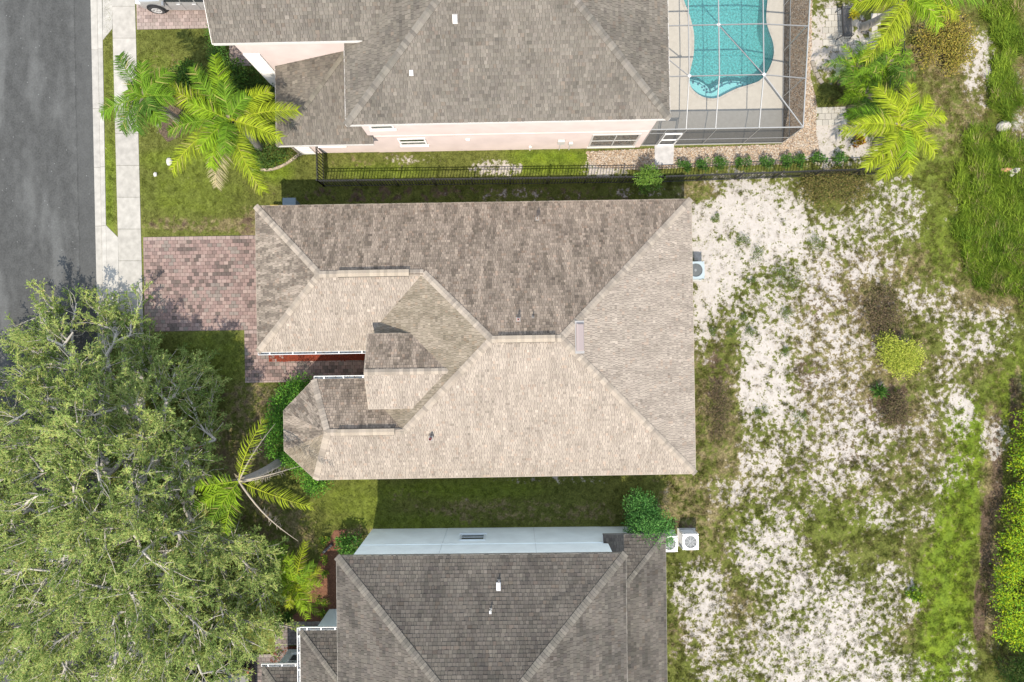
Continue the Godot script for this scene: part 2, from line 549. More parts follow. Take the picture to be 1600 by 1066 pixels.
func build_road() -> void:
	# asphalt, with its patched edge strip
	var w := 256
	var h := 1024
	var f := FastNoiseLite.new()
	f.seed = 41
	f.frequency = 1.0
	f.fractal_octaves = 4
	var im := Image.create(w, h, false, Image.FORMAT_RGB8)
	var rg := RandomNumberGenerator.new()
	rg.seed = 4
	for j in h:
		for i in w:
			var x := -29.0 + 9.0 * i / w
			var z := -20.0 + 40.0 * j / h
			var e := x - street_x(113.0, 121.5, z) - 0.05 * f.get_noise_2d(z * 1.2, 5.0)
			var n := f.get_noise_2d(x * 0.55, z * 0.14 + 50.0)
			var n2 := f.get_noise_2d(x * 1.7 + 90.0, z * 1.1)
			var n3 := f.get_noise_2d(x * 9.0, z * 9.0)
			var v := 0.050 + 0.030 * smoothstep(-0.15, 0.5, n) + 0.014 * n2 + 0.012 * n3 + rg.randf() * 0.022 - 0.012
			if e > 0.0:
				v = 0.060 + 0.009 * n2 + 0.009 * n + 0.009 * n3 + rg.randf() * 0.018 - 0.012
			var crack := absf(f.get_noise_2d(x * 0.5 + 300.0, z * 0.5)) + absf(f.get_noise_2d(x * 3.0, z * 3.0 + 70.0)) * 0.05
			if crack < 0.006:
				v *= 0.72
			if rg.randf() < 0.0006:
				v = 0.22
			if absf(e) < 0.03:
				v *= 0.82
			elif e < 0.0 and e > -0.45:
				v += 0.014 * (1.0 + n2) * (1.0 + e / 0.45)
			im.set_pixel(i, j, Color(v * 0.97, v * 1.0, v * 0.985).linear_to_srgb())
	var rm := StandardMaterial3D.new()
	rm.albedo_texture = ImageTexture.create_from_image(im)
	rm.roughness = 0.95
	rm.texture_repeat = false
	rm.heightmap_enabled = true
	rm.heightmap_texture = rm.albedo_texture
	rm.heightmap_scale = 1.0
	var mb := MB.new()
	for k in 20:
		var z0 := -20.0 + 2.0 * k
		var z1 := z0 + 2.0
		for p in [Vector3(-29.5, -0.1, z1), Vector3(street_x(139.6, 148.0, z1), -0.1, z1), Vector3(street_x(139.6, 148.0, z0), -0.1, z0), Vector3(-29.5, -0.1, z0)]:
			mb.uv.append(Vector2((p.x + 29.0) / 9.0, (p.z + 20.0) / 40.0))
		mb.quad(Vector3(-29.5, -0.1, z1), Vector3(street_x(139.6, 148.0, z1), -0.1, z1), Vector3(street_x(139.6, 148.0, z0), -0.1, z0), Vector3(-29.5, -0.1, z0))
	struct("road", mb, rm)
	var rest := MB.new()
	rest.col = Color(0.1, 0.1, 0.1)
	for r in [[-20.0, -300.0], [300.0, 20.0]]:
		rest.quad(Vector3(street_x(139.6, 148.0, r[0]) - 8.5, -0.1, r[0]), Vector3(street_x(139.6, 148.0, r[0]), -0.1, r[0]), Vector3(street_x(139.6, 148.0, r[1]), -0.1, r[1]), Vector3(street_x(139.6, 148.0, r[1]) - 8.5, -0.1, r[1]))
	struct("road", rest, mat(0.95))
	# kerb: gutter pan, upstand, laid in lengths
	var root := Node3D.new()
	root.name = "kerb"
	root.set_meta("kind", "structure")
	add_child(root)
	var z := -21.0
	while z < 21.0:
		var z2 := z + 3.02
		for part in [["gutter_pan", 139.6, 148.0, 149.6, 157.6, -0.12, -0.085, Color(0.36, 0.345, 0.315)], ["gutter_joint", 149.6, 157.6, 152.2, 160.0, -0.12, -0.088, Color(0.14, 0.13, 0.115)], ["kerb_stone", 152.2, 160.0, 159.6, 166.6, -0.12, 0.035, Color(0.37, 0.355, 0.325)]]:
			var kb := MB.new()
			var q: Color = part[7]
			kb.col = q * rng.randf_range(0.9, 1.06)
			var zz := z2 - 0.015
			kb.prism(PackedVector2Array([Vector2(street_x(part[1], part[2], z), z), Vector2(street_x(part[3], part[4], z), z), Vector2(street_x(part[3], part[4], zz), zz), Vector2(street_x(part[1], part[2], zz), zz)]), part[5], part[6])
			put(part[0], kb, M.concrete, root)
		z = z2
	# the sidewalk, slab by slab
	var sw := Node3D.new()
	sw.name = "sidewalk"
	sw.set_meta("kind", "structure")
	add_child(sw)
	z = -20.4
	while z < 20.0:
		var z2 := z + 1.63
		var sb := MB.new()
		var t := rng.randf_range(0.9, 1.04)
		sb.col = Color(0.375, 0.357, 0.325) * t
		var zz := z2 - 0.016
		sb.prism(PackedVector2Array([Vector2(street_x(175.0, 185.3, z), z), Vector2(street_x(211.0, 221.2, z), z), Vector2(street_x(211.0, 221.2, zz), zz), Vector2(street_x(175.0, 185.3, zz), zz)]), -0.08, 0.03)
		put("sidewalk_slab", sb, M.concrete, sw)
		z = z2
	# concrete aprons from the kerb to the sidewalk
	for q in [[160.2, -40, 175.2, -40, 175.4, 45, 160.8, 63], [165.6, 352, 184.4, 371, 186.8, 498, 184, 530, 168.6, 560]]:
		var ab := MB.new()
		ab.col = Color(0.38, 0.362, 0.33)
		ab.prism(poly_px(q), -0.08, 0.026)
		struct("driveway_apron", ab, M.concrete)

# ---------------------------------------------------------------- roofs and walls
func shingles(poly: PackedVector2Array, p0: Vector2, d: Vector2, h0: float, pitch: float, o: Dictionary) -> MB:
	# courses of tabs on the plane that is h0 high at p0 and falls along d
	var mb := MB.new()
	var e := Vector2(-d.y, d.x)
	var nrm := Vector3(pitch * d.x, 1.0, pitch * d.y).normalized()
	var pa := PackedVector2Array()
	var bmin := 1e9
	var bmax := -1e9
	for p in poly:
		var q := Vector2((p - p0).dot(e), -(p - p0).dot(d))
		pa.append(q)
		bmin = minf(bmin, q.y)
		bmax = maxf(bmax, q.y)
	var nz := FastNoiseLite.new()
	nz.seed = o.seed
	nz.frequency = 1.0
	nz.fractal_octaves = 3
	var step: float = o.exposure / sqrt(1.0 + pitch * pitch)
	var tab: float = o.tab
	var base: Color = o.base
	var dark: Color = o.dark
	var stain: float = o.stain
	var b0 := bmin
	var row := 0
	while b0 < bmax - 0.01:
		var b1 := minf(b0 + step, bmax)
		var s0 := _scan(pa, clampf(b0, bmin + 0.002, bmax - 0.002))
		var s1 := _scan(pa, clampf(b1, bmin + 0.002, bmax - 0.002))
		var a := minf(s0.x, s1.x) - rng.randf() * tab
		var wav := 0.012 * sin(row * 1.7)
		while a < maxf(s0.y, s1.y):
			var w := tab * rng.randf_range(0.55, 1.45)
			var g := 0.006
			var a0 := clampf(a + g, s0.x, s0.y)
			var a1 := clampf(a + w - g, s0.x, s0.y)
			var a2 := clampf(a + w - g, s1.x, s1.y)
			var a3 := clampf(a + g, s1.x, s1.y)
			if a1 - a0 > 0.015 or a2 - a3 > 0.015:
				var th := rng.randf_range(0.008, 0.026)
				# weather: long streaks down the slope, wavy bands, single odd tabs
				var st := nz.get_noise_2d(a * o.fx, b0 * o.fy + 10.0) + 0.55 * nz.get_noise_2d(a * o.fx * 3.1 + 40.0, b0 * o.fy * 2.6)
				var t := clampf(0.5 + stain * st + rng.randf_range(-0.26, 0.26) + wav, 0.0, 1.0)
				var cc := dark.lerp(base, t)
				var ra := rng.randf()
				if ra < 0.04:
					cc *= 0.78
				elif ra > 0.95:
					cc *= 1.16
				elif ra > 0.90:
					cc = Color(cc.r * 1.04, cc.g * 0.97, cc.b * 0.93)
				mb.col = cc
				var A := _lift(p0, e, d, a0, b0, h0, pitch) + nrm * th
				var B := _lift(p0, e, d, a1, b0, h0, pitch) + nrm * th
				var C := _lift(p0, e, d, a2, b1, h0, pitch) + nrm * 0.002
				var D := _lift(p0, e, d, a3, b1, h0, pitch) + nrm * 0.002
				# e is to the left when looking down the slope: A B C D is clockwise from above or not
				if (B - A).cross(C - A).y > 0.0:
					mb.quad(A, B, C, D)
					mb.quad(A - nrm * (th + 0.01), B - nrm * (th + 0.01), B, A)
				else:
					mb.quad(D, C, B, A)
					mb.quad(A, B, B - nrm * (th + 0.01), A - nrm * (th + 0.01))
			a += w
		b0 = b1
		row += 1
	return mb

func _scan(p: PackedVector2Array, b: float) -> Vector2:
	var lo := 1e9
	var hi := -1e9
	for i in p.size():
		var s := p[i]
		var t := p[(i + 1) % p.size()]
		if (s.y <= b and t.y > b) or (t.y <= b and s.y > b):
			var x := lerpf(s.x, t.x, (b - s.y) / (t.y - s.y))
			lo = minf(lo, x)
			hi = maxf(hi, x)
	return Vector2(lo, hi) if hi >= lo else Vector2.ZERO

func _lift(p0: Vector2, e: Vector2, d: Vector2, a: float, b: float, h0: float, pitch: float) -> Vector3:
	var q := p0 + e * a - d * b
	return Vector3(q.x, h0 + pitch * b, q.y)

func plane_h(s: Dictionary, q: Vector2) -> float:
	return s.h - s.pitch * (q - s.p0).dot(s.d)

func slope(poly: Array, p0: Vector2, d: Vector2, h: float, pitch := 0.5, alter := {}) -> Dictionary:
	return {"poly": PackedVector2Array(poly), "p0": p0, "d": d.normalized(), "h": h, "pitch": pitch, "alter": alter}

func build_roof(house: Node3D, slopes: Array, look: Dictionary, caps: Array, cap_w: float, cap_col: Color, eaves: Array, fascia_col: Color, called := "roof") -> MeshInstance3D:
	var deck := MB.new()
	deck.col = Color(0.05, 0.045, 0.04)
	for s in slopes:
		var t := Geometry2D.triangulate_polygon(s.poly)
		for i in range(0, t.size(), 3):
			var v := []
			for k in 3:
				var q: Vector2 = s.poly[t[i + k]]
				v.append(Vector3(q.x, plane_h(s, q) - 0.012, q.y))
			deck.tri_up(v[0], v[1], v[2])
	var root := put(called, deck, M.plain, house)
	for s in slopes:
		var l := look.duplicate()
		l.merge(s.alter, true)
		put("shingles", shingles(s.poly, s.p0, s.d, s.h, s.pitch, l), M.shingle, root, "stuff")
		look.seed += 1
	# hip and ridge caps: bent pieces, each lapping the one below
	if caps.size():
		var mb := MB.new()
		for c in caps:
			var a: Vector3 = c[0]
			var b: Vector3 = c[1]
			var t := (b - a).normalized()
			var x := t.cross(Vector3.UP).normalized()
			var n := maxi(1, int((b - a).length() / 0.15))
			var sag: float = c[2] if c.size() > 2 else 0.32
			for i in n:
				var q0 := a.lerp(b, float(i) / n) + Vector3.UP * 0.048
				var q1 := a.lerp(b, minf(float(i + 1.12) / n, 1.0)) + Vector3.UP * 0.030
				mb.col = cap_col * rng.randf_range(0.66, 1.10)
				for sg in [-1.0, 1.0]:
					var o0: Vector3 = x * cap_w * sg - Vector3.UP * cap_w * sag
					if sg > 0:
						mb.quad(q0, q0 + o0, q1 + o0, q1)
					else:
						mb.quad(q0 + o0, q0, q1, q1 + o0)
					mb.quad(q0 + o0 - Vector3.UP * 0.03, q0 - Vector3.UP * 0.03, q0, q0 + o0)
					mb.quad(q0 + o0 - Vector3.UP * 0.03, q1 + o0 - Vector3.UP * 0.03, q1 + o0, q0 + o0)
		put("ridge_caps", mb, M.shingle, root, "stuff")
	for ev in eaves:
		var fb := MB.new()
		fb.col = fascia_col
		var a := Vector3(ev[0].x, ev[2], ev[0].y)
		var b := Vector3(ev[1].x, ev[3] if ev.size() > 3 else ev[2], ev[1].y)
		fb.bar(a - Vector3.UP * 0.105, b - Vector3.UP * 0.105, 0.03, 0.17)
		# metal drip edge, a touch proud of the fascia
		fb.col = fascia_col * 0.9
		fb.bar(a - Vector3.UP * 0.008, b - Vector3.UP * 0.008, 0.045, 0.018)
		put("fascia", fb, M.paint, house)
	return root

func wall_block(house: Node3D, poly: Array, h0: float, h1: float, col: Color, called := "wall") -> void:
	var mb := MB.new()
	mb.col = col
	mb.prism(PackedVector2Array(poly), h0, h1)
	put(called, mb, M.stucco, house)

func soffit(house: Node3D, poly: Array, h: float, col: Color) -> void:
	var mb := MB.new()
	mb.col = col
	mb.prism(PackedVector2Array(poly), h - 0.02, h, true)
	put("soffit", mb, M.paint, house)

func window(house: Node3D, at: Vector3, face: Vector3, w: float, h: float, frame_col: Color, bars := 1, label := "") -> void:
	# a framed window set on a wall: at is the middle of its outer face
	var x := Vector3.UP.cross(face).normalized()
	var fb := MB.new()
	fb.col = frame_col
	var t := 0.07
	fb.box(at + Vector3.UP * (h * 0.5 - t * 0.5), Vector3(w, t, 0.09), Basis(x, Vector3.UP, face))
	fb.box(at - Vector3.UP * (h * 0.5 + 0.02), Vector3(w + 0.10, 0.08, 0.16), Basis(x, Vector3.UP, face))
	for s in [-1.0, 1.0]:
		fb.box(at + x * s * (w * 0.5 - t * 0.5), Vector3(t, h - t * 2.0, 0.085), Basis(x, Vector3.UP, face))
	for k in bars:
		fb.box(at + x * (w * (float(k + 1) / (bars + 1) - 0.5)), Vector3(0.045, h - t * 2.0, 0.07), Basis(x, Vector3.UP, face))
	if h > 0.9:
		fb.box(at, Vector3(w - t * 2.0, 0.04, 0.066), Basis(x, Vector3.UP, face))
	var win := put("window", fb, M.paint, house, "", label)
	for k in bars + 1:
		var pw := (w - t * 2.0) / (bars + 1)
		var gb := MB.new()
		gb.col = Color(0.05, 0.06, 0.065)
		gb.box(at + x * (-w * 0.5 + t + pw * (k + 0.5)) - face * 0.004, Vector3(pw - 0.05, h - t * 2.0, 0.03), Basis(x, Vector3.UP, face))
		put("pane", gb, M.glass, win)

func gutter(house: Node3D, a: Vector3, b: Vector3, out: Vector3, straps: int) -> void:
	# open white trough with hanger straps across it
	var mb := MB.new()
	mb.col = Color(0.60, 0.60, 0.585)
	var w := 0.13
	mb.bar(a + out * w + Vector3.UP * 0.0, b + out * w, 0.025, 0.12)
	mb.bar(a + out * 0.01 - Vector3.UP * 0.02, b + out * 0.01 - Vector3.UP * 0.02, 0.016, 0.10)
	mb.col = Color(0.22, 0.24, 0.26)
	mb.bar(a + out * w * 0.5 - Vector3.UP * 0.055, b + out * w * 0.5 - Vector3.UP * 0.055, w - 0.02, 0.012)
	var t := (b - a).normalized()
	mb.col = Color(0.60, 0.60, 0.585)
	for p in [a, b]:
		mb.bar(p + out * 0.01, p + out * w, 0.02, 0.11)
	var g := put("gutter", mb, M.paint, house)
	for i in straps:
		var sb := MB.new()
		sb.col = Color(0.8, 0.8, 0.78)
		var p := a + t * (b - a).length() * (i + 0.5) / straps
		sb.bar(p + out * 0.0 + Vector3.UP * 0.035, p + out * w + Vector3.UP * 0.063, 0.05, 0.012)
		put("strap", sb, M.paint, g)
	var lit := MB.new()      # leaves lying in the trough
	for i in int((b - a).length() * 12.0):
		lit.col = Color(0.16, 0.11, 0.06) * rng.randf_range(0.6, 1.4)
		var an := rng.randf() * TAU
		lit.leaf(a.lerp(b, rng.randf() * 0.98) + out * rng.randf_range(0.03, 0.1) - Vector3.UP * rng.randf_range(0.02, 0.045), Vector3(cos(an), 0, sin(an)), Vector3(-sin(an), 0, cos(an)), 0.07, 0.03)
	put("fallen_leaves", lit, M.leaf, g, "stuff")

func ridge_vent(house: Node3D, a: Vector3, b: Vector3, look: Color) -> void:
	# raised strip of cap shingles over a slot, dark along both edges
	var mb := MB.new()
	var t := (b - a).normalized()
	var x := t.cross(Vector3.UP).normalized()
	mb.col = Color(0.03, 0.028, 0.026)
	for s in [-1.0, 1.0]:
		mb.bar(a + x * s * 0.150 - Vector3.UP * 0.045, b + x * s * 0.150 - Vector3.UP * 0.045, 0.03, 0.05)
	mb.bar(a - Vector3.UP * 0.03, b - Vector3.UP * 0.03, 0.28, 0.06)
	var o := put("ridge_vent", mb, M.plain, house)
	var n := int((b - a).length() / 0.155)
	var cb := MB.new()
	for i in n:
		cb.col = look * rng.randf_range(0.85, 1.12)
		var q0 := a.lerp(b, float(i) / n) + Vector3.UP * 0.075
		var q1 := a.lerp(b, float(i + 1.05) / n) + Vector3.UP * 0.060
		for s in [-1.0, 1.0]:
			var w: Vector3 = x * s * 0.15 - Vector3.UP * 0.045
			if s > 0:
				cb.quad(q0, q0 + w, q1 + w, q1)
			else:
				cb.quad(q0 + w, q0, q1, q1 + w)
			cb.quad(q0 + w - Vector3.UP * 0.02, q0 - Vector3.UP * 0.02, q0, q0 + w)
	put("cap_shingles", cb, M.shingle, o, "stuff")

func vent_pipe(house: Node3D, at: Vector3, r: float, h: float, col: Color) -> void:
	var mb := MB.new()
	mb.col = Color(0.2, 0.19, 0.18)
	mb.box(at + Vector3.UP * 0.03, Vector3(r * 3.6, 0.03, r * 3.6))
	mb.col = col
	mb.tube(PackedVector3Array([at - Vector3.UP * 0.1, at + Vector3.UP * h]), PackedFloat32Array([r, r]), 12, false)
	mb.ring(at + Vector3.UP * h, Vector3.UP, r * 0.7, r * 1.02, 0.02, 12)
	put("vent_pipe", mb, M.paint, house)

func box_vent(house: Node3D, at: Vector3, s: Vector3, col: Color, tilt: Basis) -> void:
	var mb := MB.new()
	mb.col = Color(0.3, 0.29, 0.28)
	mb.box(at + tilt.y * 0.02, Vector3(s.x * 1.25, 0.03, s.z * 1.2), tilt)
	mb.col = col
	mb.chamfer_box(at + tilt.y * s.y * 0.5, s, minf(s.x, s.z) * 0.12, tilt)
	put("roof_vent", mb, M.paint, house)

func paver_field(rects: Array, phi: float, cols: Array, edge: Color, called: String, h := 0.03, pw := 0.235, ph := 0.185) -> void:
	var root := Node3D.new()
	root.name = numbered(called, self)
	root.set_meta("kind", "structure")
	add_child(root)
	var B := Basis(Vector3.UP, phi)
	var bed := MB.new()
	bed.col = Color(0.16, 0.13, 0.115)
	var mb := MB.new()
	var nz := FastNoiseLite.new()
	nz.seed = 61
	nz.frequency = 0.6
	for r in rects:
		var u0: float = r[0]
		var u1: float = r[1]
		var v0: float = r[2]
		var v1: float = r[3]
		bed.box(B * Vector3((u0 + u1) * 0.5, h - 0.05, (v0 + v1) * 0.5), Vector3(u1 - u0, 0.08, v1 - v0), B)
		var v := v0
		var row := 0
		while v < v1 - 0.02:
			var ve := minf(v + ph, v1)
			var u := u0 - (pw * 0.5 if row % 2 else 0.0)
			while u < u1 - 0.02:
				var a := maxf(u, u0)
				var e := minf(u + pw, u1)
				if e - a > 0.03:
					var border: bool = r[4] and (v < v0 + 0.01 or ve > v1 - 0.01 or a < u0 + 0.01 and r[5])
					var k := nz.get_noise_2d(a, v) * 0.9 + rng.randf_range(-0.55, 0.55)
					var c: Color = cols[clampi(int((k + 0.75) / 1.5 * cols.size()), 0, cols.size() - 1)]
					if border:
						c = c.lerp(edge, 0.6)
					mb.col = c * rng.randf_range(0.86, 1.12)
					var th := 0.05 + rng.randf_range(-0.004, 0.004)
					mb.chamfer_box(B * Vector3((a + e) * 0.5, h - 0.05 + th, (v + ve) * 0.5), Vector3(e - a - 0.009, th, ve - v - 0.009), 0.005, B)
				u += pw
			v = ve
			row += 1
	put("paver_bedding", bed, M.mulch, root)
	put("pavers", mb, M.paver, root, "stuff")

# ---------------------------------------------------------------- the house in the middle
const PHI_C := 0.0161
func build_center_house() -> void:
	var c := thing("single_storey_house", "long single-storey house with weathered tan shingle roof between the two neighbours", "house", Vector3(-1.0, 0, 0), PHI_C)
	var E := 2.75
	var tan_ := Color(0.495, 0.425, 0.355)
	var dk := Color(0.325, 0.275, 0.228)
	var look := {"seed": 100, "exposure": 0.132, "tab": 0.122, "base": tan_, "dark": dk, "stain": 0.5, "fx": 1.6, "fy": 0.45}
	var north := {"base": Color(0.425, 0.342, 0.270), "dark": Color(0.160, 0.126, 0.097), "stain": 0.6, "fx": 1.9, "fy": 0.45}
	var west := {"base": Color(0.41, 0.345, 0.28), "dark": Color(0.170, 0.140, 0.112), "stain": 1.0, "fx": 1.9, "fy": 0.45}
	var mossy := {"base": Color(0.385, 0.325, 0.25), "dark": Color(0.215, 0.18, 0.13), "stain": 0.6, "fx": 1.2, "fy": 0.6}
	var V := func(x: float, y: float) -> Vector2: return Vector2(x, y)
	var slopes := [
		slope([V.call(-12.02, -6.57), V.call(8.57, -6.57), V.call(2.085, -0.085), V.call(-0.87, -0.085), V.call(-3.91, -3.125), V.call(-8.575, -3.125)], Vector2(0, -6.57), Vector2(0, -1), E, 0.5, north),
		slope([V.call(8.57, -6.57), V.call(8.57, 6.40), V.call(2.085, -0.085)], Vector2(8.57, 0), Vector2(1, 0), E),
		slope([V.call(8.57, 6.4), V.call(-9.38, 6.4), V.call(-8.47, 4.03), V.call(-4.985, 4.03), V.call(-0.87, -0.085), V.call(2.085, -0.085)], Vector2(0, 6.4), Vector2(0, 1), E),
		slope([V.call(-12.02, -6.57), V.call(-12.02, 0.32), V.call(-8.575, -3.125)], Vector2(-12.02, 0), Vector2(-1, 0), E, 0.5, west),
		slope([V.call(-12.02, 0.32), V.call(-6.45, 0.32), V.call(-6.45, -0.585), V.call(-3.91, -3.125), V.call(-8.575, -3.125)], Vector2(0, 0.32), Vector2(0, 1), E),
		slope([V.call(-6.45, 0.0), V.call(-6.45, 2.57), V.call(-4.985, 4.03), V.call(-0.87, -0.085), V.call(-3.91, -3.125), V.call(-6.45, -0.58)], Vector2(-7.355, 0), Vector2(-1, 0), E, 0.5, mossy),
		slope([V.call(-9.40, 1.66), V.call(-6.45, 1.66), V.call(-6.45, 2.565), V.call(-4.985, 4.03), V.call(-8.47, 4.03)], Vector2(0, 1.66), Vector2(0, -1), E, 0.5, north),
		slope([V.call(-10.84, 3.12), V.call(-9.40, 1.66), V.call(-8.47, 4.03)], Vector2(-10.12, 2.39), Vector2(-1, -0.986), E, 0.5085, west),
		slope([V.call(-10.84, 5.0), V.call(-10.84, 3.12), V.call(-8.47, 4.03)], Vector2(-10.84, 4.0), Vector2(-1, 0), E, 0.5, west),
		slope([V.call(-9.38, 6.4), V.call(-10.84, 5.0), V.call(-8.47, 4.03)], Vector2(-10.11, 5.7), Vector2(-1, 1.043), E, 0.506, mossy),
	]
	var L := func(u: float, v: float, h: float) -> Vector3: return Vector3(u, h, v)
	var R := 5.99
	var caps := [
		[L.call(8.57, -6.57, E), L.call(2.085, -0.085, R)], [L.call(8.57, 6.4, E), L.call(2.085, -0.085, R)], [L.call(2.085, -0.085, R), L.call(-0.87, -0.085, R), 0.42],
		[L.call(-3.91, -3.125, 4.47), L.call(-0.87, -0.085, R)], [L.call(-4.985, 4.03, 3.935), L.call(-0.87, -0.085, R)],
		[L.call(-8.575, -3.125, 4.47), L.call(-3.91, -3.125, 4.47), 0.42], [L.call(-12.02, -6.57, E), L.call(-8.575, -3.125, 4.47)], [L.call(-12.02, 0.32, E), L.call(-8.575, -3.125, 4.47)],
		[L.call(-8.47, 4.03, 3.935), L.call(-4.985, 4.03, 3.935), 0.42], [L.call(-9.40, 1.66, E), L.call(-8.47, 4.03, 3.935), 0.2], 
		[L.call(-9.38, 6.4, E), L.call(-8.47, 4.03, 3.935), 0.2]]
	var fc := Color(0.33, 0.28, 0.22)
	var eaves := [[Vector2(-12.02, -6.57), Vector2(8.57, -6.57), E], [Vector2(8.57, -6.57), Vector2(8.57, 6.4), E], [Vector2(8.57, 6.4), Vector2(-9.38, 6.4), E], [Vector2(-9.38, 6.4), Vector2(-10.84, 5.0), E],
		[Vector2(-10.84, 5.0), Vector2(-10.84, 3.12), E], [Vector2(-10.84, 3.12), Vector2(-9.4, 1.66), E], [Vector2(-9.4, 1.66), Vector2(-6.4, 1.66), E], [Vector2(-12.02, 0.32), Vector2(-6.4, 0.32), E], [Vector2(-12.02, 0.32), Vector2(-12.02, -6.57), E]]
	build_roof(c, slopes, look, caps, 0.15, Color(0.455, 0.39, 0.32), eaves, fc)
	# entry gable
	var gE := 4.15
	var gs := [
		slope([V.call(-6.52, -0.43), V.call(-4.50, -0.43), V.call(-2.80, 1.27), V.call(-6.52, 1.27)], Vector2(0, -0.43), Vector2(0, -1), gE, 0.5, north),
		slope([V.call(-6.52, 2.97), V.call(-4.50, 2.97), V.call(-2.80, 1.27), V.call(-6.52, 1.27)], Vector2(0, 2.97), Vector2(0, 1), gE)]
	build_roof(c, gs, look, [[L.call(-6.52, 1.27, 5.0), L.call(-2.8, 1.27, 5.0), 0.42]], 0.13, Color(0.455, 0.39, 0.32), [[Vector2(-6.52, -0.43), Vector2(-5.0, -0.43), gE], [Vector2(-6.52, 2.97), Vector2(-5.0, 2.97), gE], [Vector2(-6.52, -0.43), Vector2(-6.52, 1.27), gE, 5.0], [Vector2(-6.52, 1.27), Vector2(-6.52, 2.97), 5.0, gE]], fc, "entry_gable_roof")
	# walls
	var wc := Color(0.60, 0.54, 0.44)
	wall_block(c, [V.call(-6.2, -6.15), V.call(8.15, -6.15), V.call(8.15, 5.98), V.call(-6.2, 5.98)], 0.0, E - 0.2, wc)
	wall_block(c, [V.call(-11.6, -6.15), V.call(-6.2, -6.15), V.call(-6.2, -0.1), V.call(-11.6, -0.1)], 0.0, E - 0.2, wc, "garage_wall")
	wall_block(c, [V.call(-9.23, 2.08), V.call(-6.2, 2.08), V.call(-6.2, 5.98), V.call(-9.2, 5.98), V.call(-10.42, 4.82), V.call(-10.42, 3.29)], 0.0, E - 0.2, wc, "bay_wall")
	wall_block(c, [V.call(-6.1, -0.09), V.call(-4.4, -0.09), V.call(-4.4, 2.62), V.call(-6.1, 2.62)], E - 0.2, gE + 0.15, wc, "entry_wall")
	var gb := MB.new()
	gb.col = wc
	gb.tri(Vector3(-6.1, gE + 0.15, -0.09), Vector3(-6.1, gE + 0.15, 2.62), Vector3(-6.1, 4.9, 1.27))
	put("gable_end", gb, M.stucco, c)
	soffit(c, [V.call(-12.0, -6.55), V.call(8.55, -6.55), V.call(8.55, 6.38), V.call(-9.37, 6.38), V.call(-10.82, 4.99), V.call(-10.82, 3.13), V.call(-9.39, 1.68), V.call(-6.4, 1.68), V.call(-6.4, 0.3), V.call(-12.0, 0.3)], E - 0.175, Color(0.7, 0.67, 0.6))
	# doors and windows on the sides
	var white := Color(0.8, 0.8, 0.77)
	window(c, Vector3(-2.0, 1.5, 5.99), Vector3(0, 0, 1), 1.4, 1.3, white)
	window(c, Vector3(4.0, 1.5, 5.99), Vector3(0, 0, 1), 1.6, 1.3, white)
	window(c, Vector3(8.16, 1.2, 2.6), Vector3(1, 0, 0), 2.4, 2.1, white, 1)
	window(c, Vector3(8.16, 1.5, -3.4), Vector3(1, 0, 0), 1.5, 1.3, white)
	window(c, Vector3(-10.43, 1.5, 4.05), Vector3(-1, 0, 0), 1.1, 1.4, white, 0)
	window(c, Vector3(0.0, 1.5, -6.16), Vector3(0, 0, -1), 1.2, 1.2, white)
	var gd := MB.new()
	gd.col = Color(0.75, 0.74, 0.70)
	for k in 4:
		gd.box(Vector3(-11.62, 0.28 + 0.53 * k, -3.2), Vector3(0.05, 0.51, 4.8))
	put("garage_door", gd, M.paint, c)
	var fd := MB.new()
	fd.col = Color(0.20, 0.09, 0.05)
	fd.box(Vector3(-6.22, 1.05, 1.1), Vector3(0.06, 2.1, 1.0))
	fd.col = Color(0.26, 0.12, 0.07)
	fd.box(Vector3(-6.25, 1.5, 1.1), Vector3(0.03, 0.8, 0.6))
	put("front_door", fd, M.paint, c)
	# gutters over the walk
	gutter(c, Vector3(-12.0, E - 0.05, 0.335), Vector3(-6.55, E - 0.05, 0.335), Vector3(0, 0, 1), 5)
	gutter(c, Vector3(-9.38, E - 0.05, 1.645), Vector3(-6.6, E - 0.05, 1.645), Vector3(0, 0, -1), 3)
	# vents
	var cap := Color(0.46, 0.39, 0.31)
	ridge_vent(c, Vector3(-7.72, 4.56, -3.125), Vector3(-4.55, 4.56, -3.125), cap)
	ridge_vent(c, Vector3(-0.60, 6.08, -0.085), Vector3(1.82, 6.08, -0.085), cap)
	ridge_vent(c, Vector3(-7.98, 4.02, 4.03), Vector3(-5.40, 4.02, 4.03), cap)
	var tilt := Basis(Vector3(0, 0, -1), atan(0.5))
	box_vent(c, Vector3(2.90, E + 0.5 * (8.57 - 2.90) + 0.02, -0.12), Vector3(0.36, 0.14, 1.18), Color(0.27, 0.22, 0.215), tilt)
	vent_pipe(c, Vector3(0.28, 5.62, -0.92), 0.055, 0.32, Color(0.42, 0.24, 0.21))
	vent_pipe(c, Vector3(0.92, 5.55, -1.02), 0.03, 0.2, Color(0.1, 0.09, 0.08))
	vent_pipe(c, Vector3(-3.76, 4.0, 4.36), 0.06, 0.28, Color(0.16, 0.03, 0.035))
	vent_pipe(c, Vector3(1.25, 3.6, -5.6), 0.045, 0.22, Color(0.36, 0.26, 0.2))

# ---------------------------------------------------------------- the pink house to the north
const PHI_N := 0.0192
func quoins(house: Node3D, corner: Vector3, x: Vector3, face: Vector3, w: float, h0: float, h1: float, col: Color) -> void:
	var n := int((h1 - h0) / 0.4)
	for k in n:
		var mb := MB.new()
		mb.col = col * rng.randf_range(0.96, 1.03)
		mb.chamfer_box(corner + x * w * 0.5 + face * 0.02 + Vector3.UP * (h0 + (h1 - h0) * (k + 0.5) / n), Vector3(w, (h1 - h0) / n - 0.03, 0.06), 0.01, Basis(x, Vector3.UP, face))
		put("quoin", mb, M.stucco, house)

